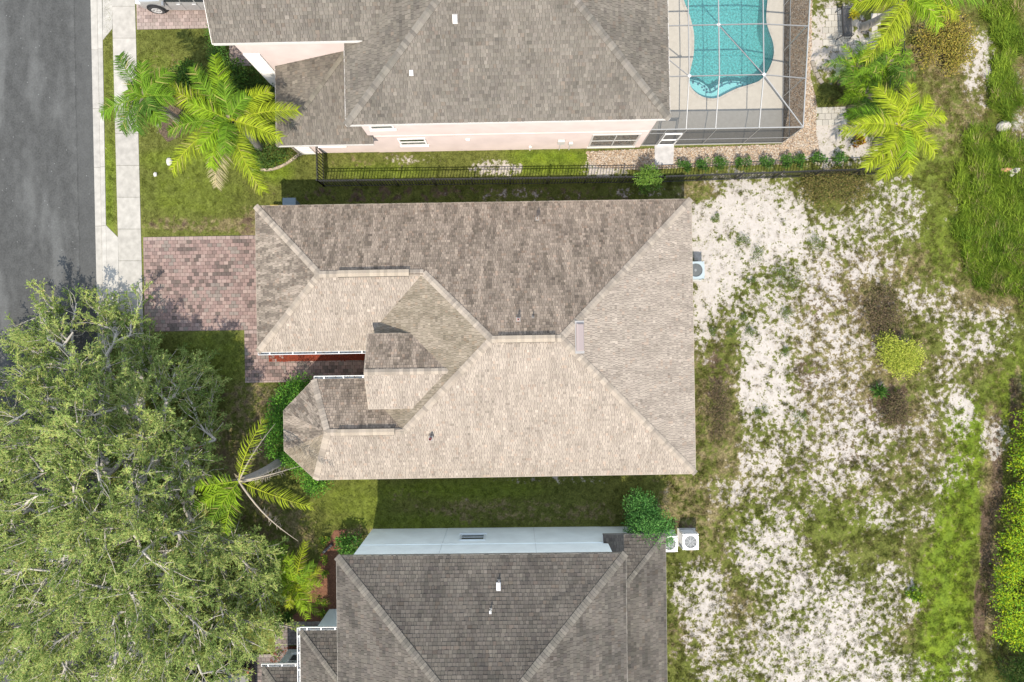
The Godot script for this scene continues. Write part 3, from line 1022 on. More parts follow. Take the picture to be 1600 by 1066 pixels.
func build_north_house() -> void:
	var c := thing("pink_house", "two-storey pink stucco house beside the pool enclosure, cut by the top edge", "house", Vector3(0, 0, -15.5), PHI_N)
	var V := func(x: float, y: float) -> Vector2: return Vector2(x, y)
	var L := func(u: float, v: float, h: float) -> Vector3: return Vector3(u, h, v)
	var E := 5.6
	var look := {"seed": 200, "exposure": 0.145, "tab": 0.145, "base": Color(0.265, 0.236, 0.200), "dark": Color(0.128, 0.114, 0.096), "stain": 0.42, "fx": 0.9, "fy": 0.28}
	var slate := {"base": Color(0.255, 0.225, 0.185), "dark": Color(0.13, 0.115, 0.096), "stain": 0.5, "fx": 0.5, "fy": 0.8}
	var back := -9.44 - 13.96
	var up := E + 3.49
	var slopes := [
		slope([V.call(-6.98, -9.44), V.call(6.98, -9.44), V.call(0.0, -16.42)], Vector2(0, -9.44), Vector2(0, 1), E),
		slope([V.call(-6.98, -9.44), V.call(-6.98, back), V.call(0.0, -16.42)], Vector2(-6.98, -12), Vector2(-1, 0), E, 0.5, slate),
		slope([V.call(6.98, -9.44), V.call(6.98, back), V.call(0.0, -16.42)], Vector2(6.98, -12), Vector2(1, 0), E, 0.5, slate),
		slope([V.call(-6.98, back), V.call(6.98, back), V.call(0.0, -16.42)], Vector2(0, back), Vector2(0, -1), E)]
	var white := Color(0.58, 0.565, 0.55)
	var capc := Color(0.245, 0.222, 0.190)
	build_roof(c, slopes, look, [[L.call(-6.98, -9.44, E), L.call(0, -16.42, up), 0.3], [L.call(6.98, -9.44, E), L.call(0, -16.42, up), 0.3], [L.call(-6.98, back, E), L.call(0, -16.42, up), 0.3], [L.call(6.98, back, E), L.call(0, -16.42, up), 0.3]], 0.16, capc,
		[[Vector2(-6.98, -9.44), Vector2(6.98, -9.44), E], [Vector2(6.98, -9.44), Vector2(6.98, back), E], [Vector2(6.98, back), Vector2(-6.98, back), E], [Vector2(-6.98, back), Vector2(-6.98, -9.44), E]], white)
	# front wing, its gable to the street
	var wE := 6.1
	var ws := [
		slope([V.call(-12.45, -12.84), V.call(-5.9, -12.84), V.call(-2.9, -15.84), V.call(-12.45, -15.84)], Vector2(0, -12.84), Vector2(0, 1), wE),
		slope([V.call(-12.45, -18.84), V.call(-5.9, -18.84), V.call(-2.9, -15.84), V.call(-12.45, -15.84)], Vector2(0, -18.84), Vector2(0, -1), wE)]
	build_roof(c, ws, look, [[L.call(-12.45, -15.84, 7.6), L.call(-2.9, -15.84, 7.6), 0.42]], 0.15, capc, [[Vector2(-12.45, -12.84), Vector2(-6.1, -12.84), wE], [Vector2(-12.45, -18.84), Vector2(-6.1, -18.84), wE], [Vector2(-12.45, -12.84), Vector2(-12.45, -15.84), wE, 7.6], [Vector2(-12.45, -15.84), Vector2(-12.45, -18.84), 7.6, wE]], white, "wing_roof")
	# low entry roof at the front corner
	var e := 2.75
	var ls := [
		slope([V.call(-10.94, -9.43), V.call(-6.35, -9.43), V.call(-6.35, -9.80), V.call(-6.6, -9.80), V.call(-6.6, -13.77)], Vector2(0, -9.43), Vector2(0, 1), e, 0.42),
		slope([V.call(-10.94, -9.43), V.call(-6.6, -13.77), V.call(-6.6, -13.78), V.call(-10.94, -13.2)], Vector2(-10.94, -10), Vector2(-1, 0), e, 0.42, slate)]
	ls[0].poly = PackedVector2Array([V.call(-10.94, -9.43), V.call(-6.35, -9.43), V.call(-6.35, -9.80), V.call(-6.6, -9.80), V.call(-6.6, -13.2), V.call(-7.17, -13.2)])
	ls[1].poly = PackedVector2Array([V.call(-10.94, -9.43), V.call(-7.17, -13.2), V.call(-10.94, -13.2)])
	build_roof(c, ls, look, [[L.call(-10.94, -9.43, e), L.call(-7.17, -13.2, e + 0.42 * 3.77), 0.28]], 0.10, Color(0.22, 0.20, 0.16), [[Vector2(-10.94, -9.43), Vector2(-6.35, -9.43), e], [Vector2(-10.94, -9.43), Vector2(-10.94, -13.2), e]], white, "entry_roof")
	var pink := Color(0.62, 0.525, 0.495)
	wall_block(c, [V.call(-6.6, -9.8), V.call(6.72, -9.8), V.call(6.72, back + 0.36), V.call(-6.6, back + 0.36)], 0.0, E - 0.1, pink)
	wall_block(c, [V.call(-11.9, -13.2), V.call(-6.6, -13.2), V.call(-6.6, -18.5), V.call(-11.9, -18.5)], 0.0, wE - 0.1, pink, "wing_wall")
	wall_block(c, [V.call(-10.58, -9.82), V.call(-6.6, -9.82), V.call(-6.6, -13.2), V.call(-10.58, -13.2)], 0.0, e - 0.12, pink, "entry_wall")
	soffit(c, [V.call(-6.96, -9.46), V.call(6.96, -9.46), V.call(6.96, back + 0.02), V.call(-6.96, back + 0.02)], E - 0.175, white)
	soffit(c, [V.call(-12.43, -12.86), V.call(-6.99, -12.86), V.call(-6.99, -18.8), V.call(-12.43, -18.8)], wE - 0.175, white)
	soffit(c, [V.call(-10.92, -9.45), V.call(-6.37, -9.45), V.call(-6.37, -9.79), V.call(-10.56, -9.79), V.call(-10.56, -13.1), V.call(-10.92, -13.1)], e - 0.175, white)
	var south := Vector3(0, 0, 1)
	var trim := Color(0.82, 0.80, 0.78)
	quoins(c, Vector3(-11.9, 0, -13.2), Vector3(1, 0, 0), south, 0.75, 0.0, 4.2, trim)
	quoins(c, Vector3(-10.6, 0, -9.82), Vector3(1, 0, 0), south, 0.75, 0.0, 2.5, trim)
	window(c, Vector3(-4.64, 1.75, -9.80), south, 1.32, 1.15, trim, 0, "white framed slider window")
	window(c, Vector3(-5.7, 4.3, -9.80), south, 1.1, 1.0, trim, 0)
	window(c, Vector3(5.22, 1.33, -9.80), south, 2.35, 2.08, Color(0.45, 0.44, 0.42), 1)
	window(c, Vector3(-8.7, 1.75, -9.82), south, 1.3, 1.0, trim, 1)
	# bands and pipe on the stucco
	var mb := MB.new()
	mb.col = pink * 0.97
	mb.box(Vector3(0, 2.72, -9.79), Vector3(13.3, 0.14, 0.05))
	put("wall_band", mb, M.stucco, c)
	mb = MB.new()
	mb.col = Color(0.7, 0.66, 0.62)
	mb.bar(Vector3(1.1, 0.0, -9.76), Vector3(1.1, 0.75, -9.76), 0.05, 0.05)
	mb.box(Vector3(1.1, 0.75, -9.72), Vector3(0.12, 0.10, 0.10))
	put("hose_tap", mb, M.paint, c)
	mb = MB.new()
	mb.col = Color(0.8, 0.79, 0.77)
	mb.box(Vector3(-1.95, 2.0, -9.77), Vector3(0.18, 0.14, 0.08))
	put("vent_hood", mb, M.paint, c)
	for q in [[2.6, 1.5, 0.34, 0.5], [3.1, 1.2, 0.22, 0.3]]:
		mb = MB.new()
		mb.col = Color(0.48, 0.46, 0.44)
		mb.chamfer_box(Vector3(q[0], q[1], -9.72), Vector3(q[2], q[3], 0.14), 0.02)
		mb.bar(Vector3(q[0], 0.0, -9.75), Vector3(q[0], q[1], -9.75), 0.04, 0.04)
		put("utility_box", mb, M.paint, c)
	var tilt := Basis(Vector3(1, 0, 0), atan(0.5))
	box_vent(c, Vector3(-2.05, E + 0.5 * 3.62, -13.06), Vector3(0.17, 0.16, 0.30), white, tilt)
	box_vent(c, Vector3(-3.98, E + 0.5 * 1.83, -11.27), Vector3(0.14, 0.12, 0.20), Color(0.7, 0.7, 0.68), tilt)
	mb = MB.new()
	mb.col = Color(0.36, 0.31, 0.27)
	mb.tube(PackedVector3Array([L.call(-10.55, -9.62, 2.5), L.call(-10.62, -9.72, 2.3), L.call(-10.62, -9.72, 0.05)]), PackedFloat32Array([0.04, 0.04, 0.04]), 6)
	put("downspout", mb, M.paint, c)

# ---------------------------------------------------------------- pool, deck and screen enclosure
func pool_outline() -> PackedVector2Array:
	return poly_px([1064, -70, 1066, -30, 1068.4, 0, 1076, 19.7, 1081.6, 39.4, 1084.5, 56, 1083.9, 84.5, 1080, 104, 1077.4, 118, 1078, 132, 1084, 142, 1096, 150.6, 1110, 154, 1122, 152.6, 1135, 146, 1152, 138, 1169, 133, 1186, 126.7, 1197, 115, 1205.5, 98.5, 1209, 81.6, 1207, 64.7, 1201, 48, 1197, 31, 1198, 11, 1199, 0, 1200, -30, 1196, -70])

func smooth_poly(p: PackedVector2Array, n := 3) -> PackedVector2Array:
	var o := PackedVector2Array()
	for i in p.size():
		var a := p[(i + p.size() - 1) % p.size()]
		var b := p[i]
		var c := p[(i + 1) % p.size()]
		var d := p[(i + 2) % p.size()]
		for k in n:
			o.append(b.cubic_interpolate(c, a, d, float(k) / n))
	return o

func build_pool() -> void:
	var rim := smooth_poly(pool_outline())
	var B := Basis(Vector3.UP, PHI_N)
	# deck: textured concrete round the basin
	var outer := PackedVector2Array()
	for q in [Vector2(6.74, -9.86), Vector2(14.03, -9.87), Vector2(14.3, -19.5), Vector2(6.74, -19.5)]:
		var w := B * Vector3(q.x, 0, q.y)
		outer.append(Vector2(w.x, w.z))
	var db := MB.new()
	db.col = Color(0.365, 0.342, 0.30)
	# split the deck into strips that go round the hole
	var hole := rim
	var cut := Geometry2D.clip_polygons(outer, PackedVector2Array([Vector2(-90, -90), Vector2(-90, -89), Vector2(-89, -89)]))
	for side in 2:
		var cx := P2(1135, 60).x
		var half := PackedVector2Array([Vector2(-50, -60), Vector2(cx, -60), Vector2(cx, 60), Vector2(-50, 60)]) if side == 0 else PackedVector2Array([Vector2(cx, -60), Vector2(90, -60), Vector2(90, 60), Vector2(cx, 60)])
		for part in Geometry2D.intersect_polygons(cut[0], half):
			for piece in Geometry2D.clip_polygons(part, hole):
				db.sheet(piece, 0.02)
	struct("pool_deck", db, M.deck)
	var pool := thing("swimming_pool", "free-form turquoise swimming pool with curved steps inside the screen enclosure", "pool", Vector3(P(1140, 60).x, 0.0, P(1140, 60).z))
	var cb := MB.new()
	var n := rim.size()
	cb.col = Color(0.38, 0.355, 0.315)
	var inner := Geometry2D.offset_polygon(rim, -0.10)[0]
	var lip := Geometry2D.offset_polygon(rim, 0.02)[0]
	for i in n:
		var a := rim[i]
		var b := rim[(i + 1) % n]
		var t := (b - a).normalized()
		var nn := Vector2(t.y, -t.x)
		if Geometry2D.is_point_in_polygon((a + b) * 0.5 + nn * 0.03, rim):
			nn = -nn
		cb.tri_up(Vector3(a.x, 0.035, a.y), Vector3(b.x, 0.035, b.y), Vector3(b.x + nn.x * 0.12, 0.035, b.y + nn.y * 0.12))
		cb.tri_up(Vector3(a.x, 0.035, a.y), Vector3(b.x + nn.x * 0.12, 0.035, b.y + nn.y * 0.12), Vector3(a.x + nn.x * 0.12, 0.035, a.y + nn.y * 0.12))
	put("coping", cb, M.concrete, pool)
	# plaster basin, with a band of waterline tile
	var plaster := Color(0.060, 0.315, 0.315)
	var bb := MB.new()
	for i in n:
		var a := rim[i]
		var b := rim[(i + 1) % n]
		if not Geometry2D.is_polygon_clockwise(rim):
			var s := a
			a = b
			b = s
		bb.col = Color(0.10, 0.27, 0.30)
		bb.quad(Vector3(a.x, -0.22, a.y), Vector3(b.x, -0.22, b.y), Vector3(b.x, 0.035, b.y), Vector3(a.x, 0.035, a.y))
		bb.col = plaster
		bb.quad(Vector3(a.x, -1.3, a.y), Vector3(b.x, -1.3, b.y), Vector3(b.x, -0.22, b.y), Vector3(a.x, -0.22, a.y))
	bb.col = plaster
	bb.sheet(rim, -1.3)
	put("basin", bb, mat(0.8, grey_noise(51, 0.05, 0.62, 1.1, 3), 0.28), pool)  # mottle paints the rippling light on the pool floor into the plaster colour
	# two rounded steps at the shallow end, edged with dots of dark tile
	var steps := [[-0.30, [1078, 124, 1086, 124.5, 1094, 127, 1102, 132, 1107, 139, 1112, 142.5, 1119, 140, 1127, 134, 1138, 128, 1150, 126, 1162, 128, 1166, 131, 1152, 137.2, 1135, 145, 1122, 151.6, 1110, 153, 1096, 149.6, 1084.5, 141, 1079, 132]], [-0.55, [1078, 118.5, 1090, 119, 1100, 122, 1109, 128, 1113, 133, 1119, 131, 1128, 125, 1140, 121, 1156, 120, 1170, 123, 1178, 128, 1169, 132.4, 1152, 137.0, 1135, 144.8, 1122, 151.4, 1110, 152.8, 1096, 149.4, 1084.8, 140.8, 1079.3, 131.8]]]
	for s in steps:
		var sp := smooth_poly(poly_px(s[1]))
		var sb := MB.new()
		sb.col = Color(0.15, 0.37, 0.38)
		sb.prism(sp, -1.28, s[0])
		put("step", sb, M.plain, pool)
		var tb := MB.new()
		tb.col = Color(0.02, 0.05, 0.09)
		var lim := 36 if s[0] > -0.4 else 36
		for i in range(2, lim, 3):
			var q := sp[i]
			var mid := P2(1100, 138)
			var w := (mid - q).normalized() * 0.10
			tb.box(Vector3(q.x + w.x, s[0] + 0.005, q.y + w.y), Vector3(0.09, 0.012, 0.09))
		put("tile_dots", tb, M.plain, pool, "stuff")
	var wb := MB.new()
	wb.sheet(rim, -0.06)
	put("water", wb, M.water, pool)

func build_enclosure() -> void:
	var c := thing("pool_enclosure", "white aluminium screen enclosure with dark mesh walls over the pool", "pool enclosure", Vector3(10.5, 0, -13.5), PHI_N)
	var white := Color(0.44, 0.44, 0.435)
	var W := func(u: float, v: float, h: float) -> Vector3: return Vector3(u, h, v)
	var sill := Color(0.78, 0.78, 0.77)
	var beam := func(a: Vector3, b: Vector3, w: float, h: float, called: String) -> void:
		var mb := MB.new()
		mb.col = white * (0.55 if called == "crossbeam" or called == "brace" else 0.75)
		mb.bar(a, b, w * 0.68, h * 0.6)
		put(called, mb, M.metal, c)
	var hs := 2.6
	var hk := 3.35
	var v0 := -9.90
	var vk := -12.12
	var vr := [-12.12, -14.47, -16.82, -19.2]
	var us := [8.45, 9.85, 11.91]
	# eave beam on the south, eave beam on the east rising to the north
	beam.call(W.call(6.75, v0, hs), W.call(14.03, v0, 2.55), 0.06, 0.11, "eave_beam")
	beam.call(W.call(14.03, v0, 2.55), W.call(14.3, -19.2, 3.55), 0.06, 0.11, "eave_beam")
	for u in us:
		beam.call(W.call(u, v0, hs), W.call(u, vk, hk), 0.055, 0.11, "rafter")
		beam.call(W.call(u, vk, hk), W.call(u, -19.2, hk + 0.15), 0.055, 0.12, "rafter")
	for v in vr:
		var eh := lerpf(2.55, 3.55, (v0 - v) / (v0 + 19.2))
		beam.call(W.call(6.98, v, hk), W.call(11.91, v, hk + 0.02), 0.05, 0.11, "crossbeam")
		beam.call(W.call(11.91, v, hk), W.call(14.03 + 0.27 * (v0 - v) / 9.3, v, eh), 0.05, 0.11, "crossbeam")
	beam.call(W.call(11.91, vk, hk), W.call(14.03, v0, 2.55), 0.055, 0.10, "hip_rafter")
	beam.call(W.call(9.85, -14.47, hk), W.call(11.91, vk, hk), 0.045, 0.07, "brace")
	beam.call(W.call(8.45, vk, hk), W.call(6.98, -13.35, hk), 0.045, 0.07, "brace")
	for q in [Vector3(9.85, hk, -14.47), Vector3(11.91, hk, vk), Vector3(8.45, hk, vk)]:
		var gb := MB.new()
		gb.col = Color(0.5, 0.5, 0.5)
		gb.chamfer_box(q + Vector3.UP * 0.05, Vector3(0.15, 0.03, 0.15), 0.01, Basis(Vector3.UP, PI / 4))
		put("bracket", gb, M.metal, c)
	# posts and rails of the south wall
	var posts := [6.82, 7.54, 8.50, 9.93, 12.0, 14.03]
	for u in posts:
		beam.call(W.call(u, v0, 0.02), W.call(u, v0, hs - 0.05), 0.055, 0.055, "post")
	beam.call(W.call(6.8, v0, 0.07), W.call(14.03, v0, 0.07), 0.05, 0.10, "bottom_rail")
	for k in range(2, 5):
		beam.call(W.call(posts[k], v0, 0.92), W.call(posts[k + 1], v0, 0.92), 0.045, 0.05, "chair_rail")
	beam.call(W.call(6.82, v0, 2.02), W.call(8.5, v0, 2.02), 0.05, 0.06, "header")
	# east wall
	for k in 5:
		var v := lerpf(v0, -19.2, k / 4.0)
		var u := lerpf(14.03, 14.3, k / 4.0)
		if k > 0:
			beam.call(W.call(u, v, 0.02), W.call(u, v, lerpf(2.55, 3.55, k / 4.0) - 0.05), 0.055, 0.055, "post")
	beam.call(W.call(14.03, v0, 0.07), W.call(14.3, -19.2, 0.07), 0.05, 0.10, "bottom_rail")
	beam.call(W.call(14.03, v0, 0.92), W.call(14.3, -19.2, 0.92), 0.045, 0.05, "chair_rail")
	# screen door
	var d := MB.new()
	d.col = Color(0.85, 0.85, 0.84)
	for u in [7.62, 8.42]:
		d.bar(W.call(u, v0 + 0.03, 0.08), W.call(u, v0 + 0.03, 1.97), 0.07, 0.04)
	for h in [0.12, 0.95, 1.93]:
		d.bar(W.call(7.62, v0 + 0.03, h), W.call(8.42, v0 + 0.03, h), 0.04, 0.09)
	var door := put("door", d, M.metal, c)
	d = MB.new()
	d.col = Color(0.2, 0.2, 0.2)
	d.bar(W.call(8.40, v0 + 0.08, 0.98), W.call(8.40, v0 + 0.08, 1.10), 0.03, 0.04)
	put("handle", d, M.black_metal, door)
	# mesh panels
	var panel := func(p: Array, m: Material) -> void:
		var mb := MB.new()
		if p.size() == 4:
			mb.quad(p[0], p[1], p[2], p[3])
		else:
			mb.tri(p[0], p[1], p[2])
		put("screen_panel", mb, m, c)
	for k in 5:
		panel.call([W.call(posts[k], v0, 0.1), W.call(posts[k + 1], v0, 0.1), W.call(posts[k + 1], v0, hs - 0.06), W.call(posts[k], v0, hs - 0.06)], M.screen)
	for k in 4:
		var va := lerpf(v0, -19.2, k / 4.0)
		var vb := lerpf(v0, -19.2, (k + 1) / 4.0)
		panel.call([W.call(lerpf(14.03, 14.3, k / 4.0), va, 0.1), W.call(lerpf(14.03, 14.3, (k + 1) / 4.0), vb, 0.1), W.call(lerpf(14.03, 14.3, (k + 1) / 4.0), vb, lerpf(2.55, 3.55, (k + 1) / 4.0)), W.call(lerpf(14.03, 14.3, k / 4.0), va, lerpf(2.55, 3.55, k / 4.0))], M.screen)
	var ul := [6.98, 8.45, 9.85, 11.91]
	for i in 3:
		panel.call([W.call(ul[i], v0, hs), W.call(ul[i + 1], v0, hs), W.call(ul[i + 1], vk, hk), W.call(ul[i], vk, hk)], M.screen_roof)
		for k in 3:
			panel.call([W.call(ul[i], vr[k], hk), W.call(ul[i + 1], vr[k], hk), W.call(ul[i + 1], vr[k + 1], hk), W.call(ul[i], vr[k + 1], hk)], M.screen_roof)
	panel.call([W.call(11.91, v0, hs), W.call(14.03, v0, 2.55), W.call(11.91, vk, hk)], M.screen_roof)
	var last := W.call(14.03, v0, 2.55) as Vector3
	for k in 4:
		var eu: float = 14.03 + 0.27 * (v0 - vr[k]) / 9.3
		var nx := W.call(eu, vr[k], lerpf(2.55, 3.55, (v0 - vr[k]) / 9.3)) as Vector3
		if k == 0:
			panel.call([last, nx, W.call(11.91, vk, hk)], M.screen_roof)
		else:
			panel.call([last, nx, W.call(11.91, vr[k], hk), W.call(11.91, vr[k - 1], hk)], M.screen_roof)
		last = nx
	# concrete pad outside the door
	var pb := MB.new()
	pb.col = Color(0.42, 0.41, 0.40)
	pb.prism(poly_px([1022.5, 227, 1053, 226.5, 1051.5, 257.6, 1023, 258]), -0.05, 0.06)
	solo("step_pad", pb, M.concrete, "square white concrete step pad outside the screen door", "step pad", P(1037, 242))

# ---------------------------------------------------------------- the blue house to the south
const PHI_S := 0.0105
func build_south_house() -> void:
	var c := thing("blue_house", "two-storey pale blue house with dark grey hip roof at the bottom edge", "house", Vector3(-1.4, 0, 15.5), PHI_S)
	var V := func(x: float, y: float) -> Vector2: return Vector2(x, y)
	var L := func(u: float, v: float, h: float) -> Vector3: return Vector3(u, h, v)
	var E := 5.6
	var p := 0.45
	var look := {"seed": 300, "exposure": 0.155, "tab": 0.155, "base": Color(0.180, 0.158, 0.132), "dark": Color(0.074, 0.065, 0.055), "stain": 0.45, "fx": 0.7, "fy": 0.35}
	var side := {"base": Color(0.185, 0.163, 0.138), "dark": Color(0.075, 0.067, 0.057), "stain": 0.55, "fx": 0.35, "fy": 1.0}
	var u0 := -7.65
	var u1 := 4.80
	var um := (u0 + u1) * 0.5
	var hw := (u1 - u0) * 0.5
	var vb := 9.20 + 2 * hw
	var top := E + p * hw
	var slopes := [
		slope([V.call(u0, 9.2), V.call(u1, 9.2), V.call(um, 9.2 + hw)], Vector2(0, 9.2), Vector2(0, -1), E, p),
		slope([V.call(u0, 9.2), V.call(u0, vb), V.call(um, 9.2 + hw)], Vector2(u0, 12), Vector2(-1, 0), E, p, side),
		slope([V.call(u1, 9.2), V.call(u1, vb), V.call(um, 9.2 + hw)], Vector2(u1, 12), Vector2(1, 0), E, p, side),
		slope([V.call(u0, vb), V.call(u1, vb), V.call(um, 9.2 + hw)], Vector2(0, vb), Vector2(0, 1), E, p)]
	var white := Color(0.80, 0.81, 0.81)
	var fc := Color(0.16, 0.15, 0.135)
	var capc := Color(0.215, 0.195, 0.165)
	build_roof(c, slopes, look, [[L.call(u0, 9.2, E), L.call(um, 9.2 + hw, top), 0.3], [L.call(u1, 9.2, E), L.call(um, 9.2 + hw, top), 0.3], [L.call(u0, vb, E), L.call(um, 9.2 + hw, top), 0.3], [L.call(u1, vb, E), L.call(um, 9.2 + hw, top), 0.3]], 0.16, capc,
		[[Vector2(u0, 9.2), Vector2(u1, 9.2), E], [Vector2(u1, 9.2), Vector2(u1, vb), E], [Vector2(u0, vb), Vector2(u1, vb), E], [Vector2(u0, 9.2), Vector2(u0, vb), E]], fc)
	# low roof along the east side
	var e := 2.75
	build_roof(c, [
		slope([V.call(4.2, 9.2), V.call(7.15, 9.2), V.call(4.42, 11.93), V.call(4.42, 9.56), V.call(4.2, 9.56)], Vector2(0, 9.2), Vector2(0, -1), e, p),
		slope([V.call(7.15, 9.2), V.call(7.15, 20), V.call(4.42, 20), V.call(4.42, 11.93)], Vector2(7.15, 12), Vector2(1, 0), e, p, side)],
		look, [[L.call(7.15, 9.2, e), L.call(4.42, 11.93, e + p * 2.73), 0.3]], 0.11, capc, [[Vector2(4.2, 9.2), Vector2(7.15, 9.2), e], [Vector2(7.15, 9.2), Vector2(7.15, 20), e]], fc, "side_roof")
	# porch roof and garage roof at the front
	var pe := 3.6
	build_roof(c, [
		slope([V.call(-9.87, 13.23), V.call(-7.25, 13.23), V.call(-7.25, 15.85)], Vector2(0, 13.23), Vector2(0, -1), pe, p),
		slope([V.call(-9.87, 13.23), V.call(-7.25, 15.85), V.call(-7.25, 20), V.call(-9.87, 20)], Vector2(-9.87, 15), Vector2(-1, 0), pe, p, side)],
		look, [[L.call(-9.87, 13.23, pe), L.call(-7.25, 15.85, pe + p * 2.62), 0.3]], 0.12, capc, [[Vector2(-9.87, 13.23), Vector2(-7.3, 13.23), pe], [Vector2(-9.87, 13.23), Vector2(-9.87, 20), pe]], fc, "porch_roof")
	build_roof(c, [
		slope([V.call(-11.96, 15.29), V.call(-9.5, 15.29), V.call(-9.5, 17.75)], Vector2(0, 15.29), Vector2(0, -1), e, p),
		slope([V.call(-11.96, 15.29), V.call(-9.5, 17.75), V.call(-9.5, 20), V.call(-11.96, 20)], Vector2(-11.96, 16), Vector2(-1, 0), e, p, side)],
		look, [[L.call(-11.96, 15.29, e), L.call(-9.5, 17.75, e + p * 2.46), 0.3]], 0.12, capc, [[Vector2(-11.96, 15.29), Vector2(-9.5, 15.29), e], [Vector2(-11.96, 15.29), Vector2(-11.96, 20), e]], fc, "garage_roof")
	gutter(c, Vector3(-9.9, pe - 0.05, 13.21), Vector3(-7.3, pe - 0.05, 13.21), Vector3(0, 0, -1), 4)
	gutter(c, Vector3(-9.89, pe - 0.05, 13.1), Vector3(-9.89, pe - 0.05, 18.5), Vector3(-1, 0, 0), 7)
	gutter(c, Vector3(-12.0, e - 0.05, 15.27), Vector3(-10.06, e - 0.05, 15.27), Vector3(0, 0, -1), 3)
	var blue := Color(0.80, 0.90, 0.915)
	wall_block(c, [V.call(-7.25, 9.56), V.call(4.42, 9.56), V.call(4.42, 20), V.call(-7.25, 20)], 0.0, E - 0.1, blue)
	wall_block(c, [V.call(4.42, 9.57), V.call(6.8, 9.57), V.call(6.8, 19.6), V.call(4.42, 19.6)], 0.0, e - 0.12, blue, "side_wall")
	wall_block(c, [V.call(-9.5, 13.63), V.call(-7.25, 13.63), V.call(-7.25, 19.6), V.call(-9.5, 19.6)], 0.0, pe - 0.12, blue * 0.85, "porch_wall")
	wall_block(c, [V.call(-11.6, 15.66), V.call(-9.5, 15.66), V.call(-9.5, 19.6), V.call(-11.6, 19.6)], 0.0, e - 0.12, blue * 0.85, "garage_wall")
	soffit(c, [V.call(u0 + 0.02, 9.22), V.call(u1 - 0.02, 9.22), V.call(u1 - 0.02, vb), V.call(u0 + 0.02, vb)], E - 0.175, white)
	soffit(c, [V.call(4.2, 9.22), V.call(7.13, 9.22), V.call(7.13, 19.9), V.call(6.8, 19.9), V.call(6.8, 9.57), V.call(4.2, 9.555)], e - 0.175, white)
	soffit(c, [V.call(-9.85, 13.25), V.call(-7.27, 13.25), V.call(-7.27, 13.62), V.call(-9.85, 13.62)], pe - 0.175, white)
	soffit(c, [V.call(-11.94, 15.31), V.call(-9.52, 15.31), V.call(-9.52, 15.65), V.call(-11.94, 15.65)], e - 0.175, white)
	var north := Vector3(0, 0, -1)
	window(c, Vector3(-2.02, 1.7, 9.56), north, 1.25, 1.0, Color(0.62, 0.68, 0.70), 0)
	window(c, Vector3(-10.6, 1.4, 15.66), north, 1.3, 1.6, white, 0)
	var mb := MB.new()
	mb.col = blue * 1.06
	mb.box(Vector3(-1.4, 2.75, 9.555), Vector3(11.6, 0.10, 0.03))
	put("wall_band", mb, M.stucco, c)
	for u in [-3.4, 1.0]:
		mb = MB.new()
		mb.col = blue * 0.8
		mb.box(Vector3(u, 2.7, 9.556), Vector3(0.025, 5.2, 0.02))
		put("control_joint", mb, M.stucco, c)
	var tilt := Basis(Vector3(1, 0, 0), -atan(p))
	box_vent(c, Vector3(-0.68, E + p * 1.18, 10.38), Vector3(0.16, 0.15, 0.30), white, tilt)
	box_vent(c, Vector3(-1.02, E + p * 2.1, 11.3), Vector3(0.09, 0.1, 0.12), Color(0.6, 0.6, 0.58), tilt)
	vent_pipe(c, Vector3(-1.0, E + p * 1.98, 11.18), 0.03, 0.25, Color(0.55, 0.54, 0.5))
	vent_pipe(c, Vector3(-0.66, E + p * 0.96, 10.16), 0.035, 0.25, Color(0.35, 0.34, 0.33))
	vent_pipe(c, Vector3(4.62, e + p * 2.3, 14.78), 0.03, 0.2, Color(0.75, 0.75, 0.73))

# ---------------------------------------------------------------- fence
func fence_run(a: Vector3, b: Vector3, label: String, cells: int, h := 1.37) -> void:
	var c := thing("metal_fence", label, "fence", (a + b) * 0.5, 0.0, "black metal picket fence round the pool yard")
	var t := (b - a).normalized()
	var dark := Color(0.025, 0.025, 0.026)
	for i in cells + 1:
		var p := a.lerp(b, float(i) / cells)
		var mb := MB.new()
		mb.col = dark
		mb.box(p + Vector3.UP * (h * 0.5 + 0.02), Vector3(0.055, h + 0.06, 0.055))
		mb.box(p + Vector3.UP * (h + 0.065), Vector3(0.075, 0.03, 0.075))
		put("post", mb, M.black_metal, c)
	for y in [0.14, h - 0.22, h - 0.03]:
		var mb := MB.new()
		mb.col = dark
		mb.bar(a + Vector3.UP * y, b + Vector3.UP * y, 0.034, 0.036)
		put("rail", mb, M.black_metal, c)
	var pk := MB.new()
	pk.col = dark
	var n := int((b - a).length() / 0.15)
	var B := Basis(t.cross(Vector3.UP).normalized(), Vector3.UP, -t)
	for i in n:
		var p := a.lerp(b, (i + 0.5) / n)
		pk.box(p + Vector3.UP * (h * 0.5 + 0.03), Vector3(0.030, h - 0.06, 0.030), B)
	put("pickets", pk, M.black_metal, c, "stuff")

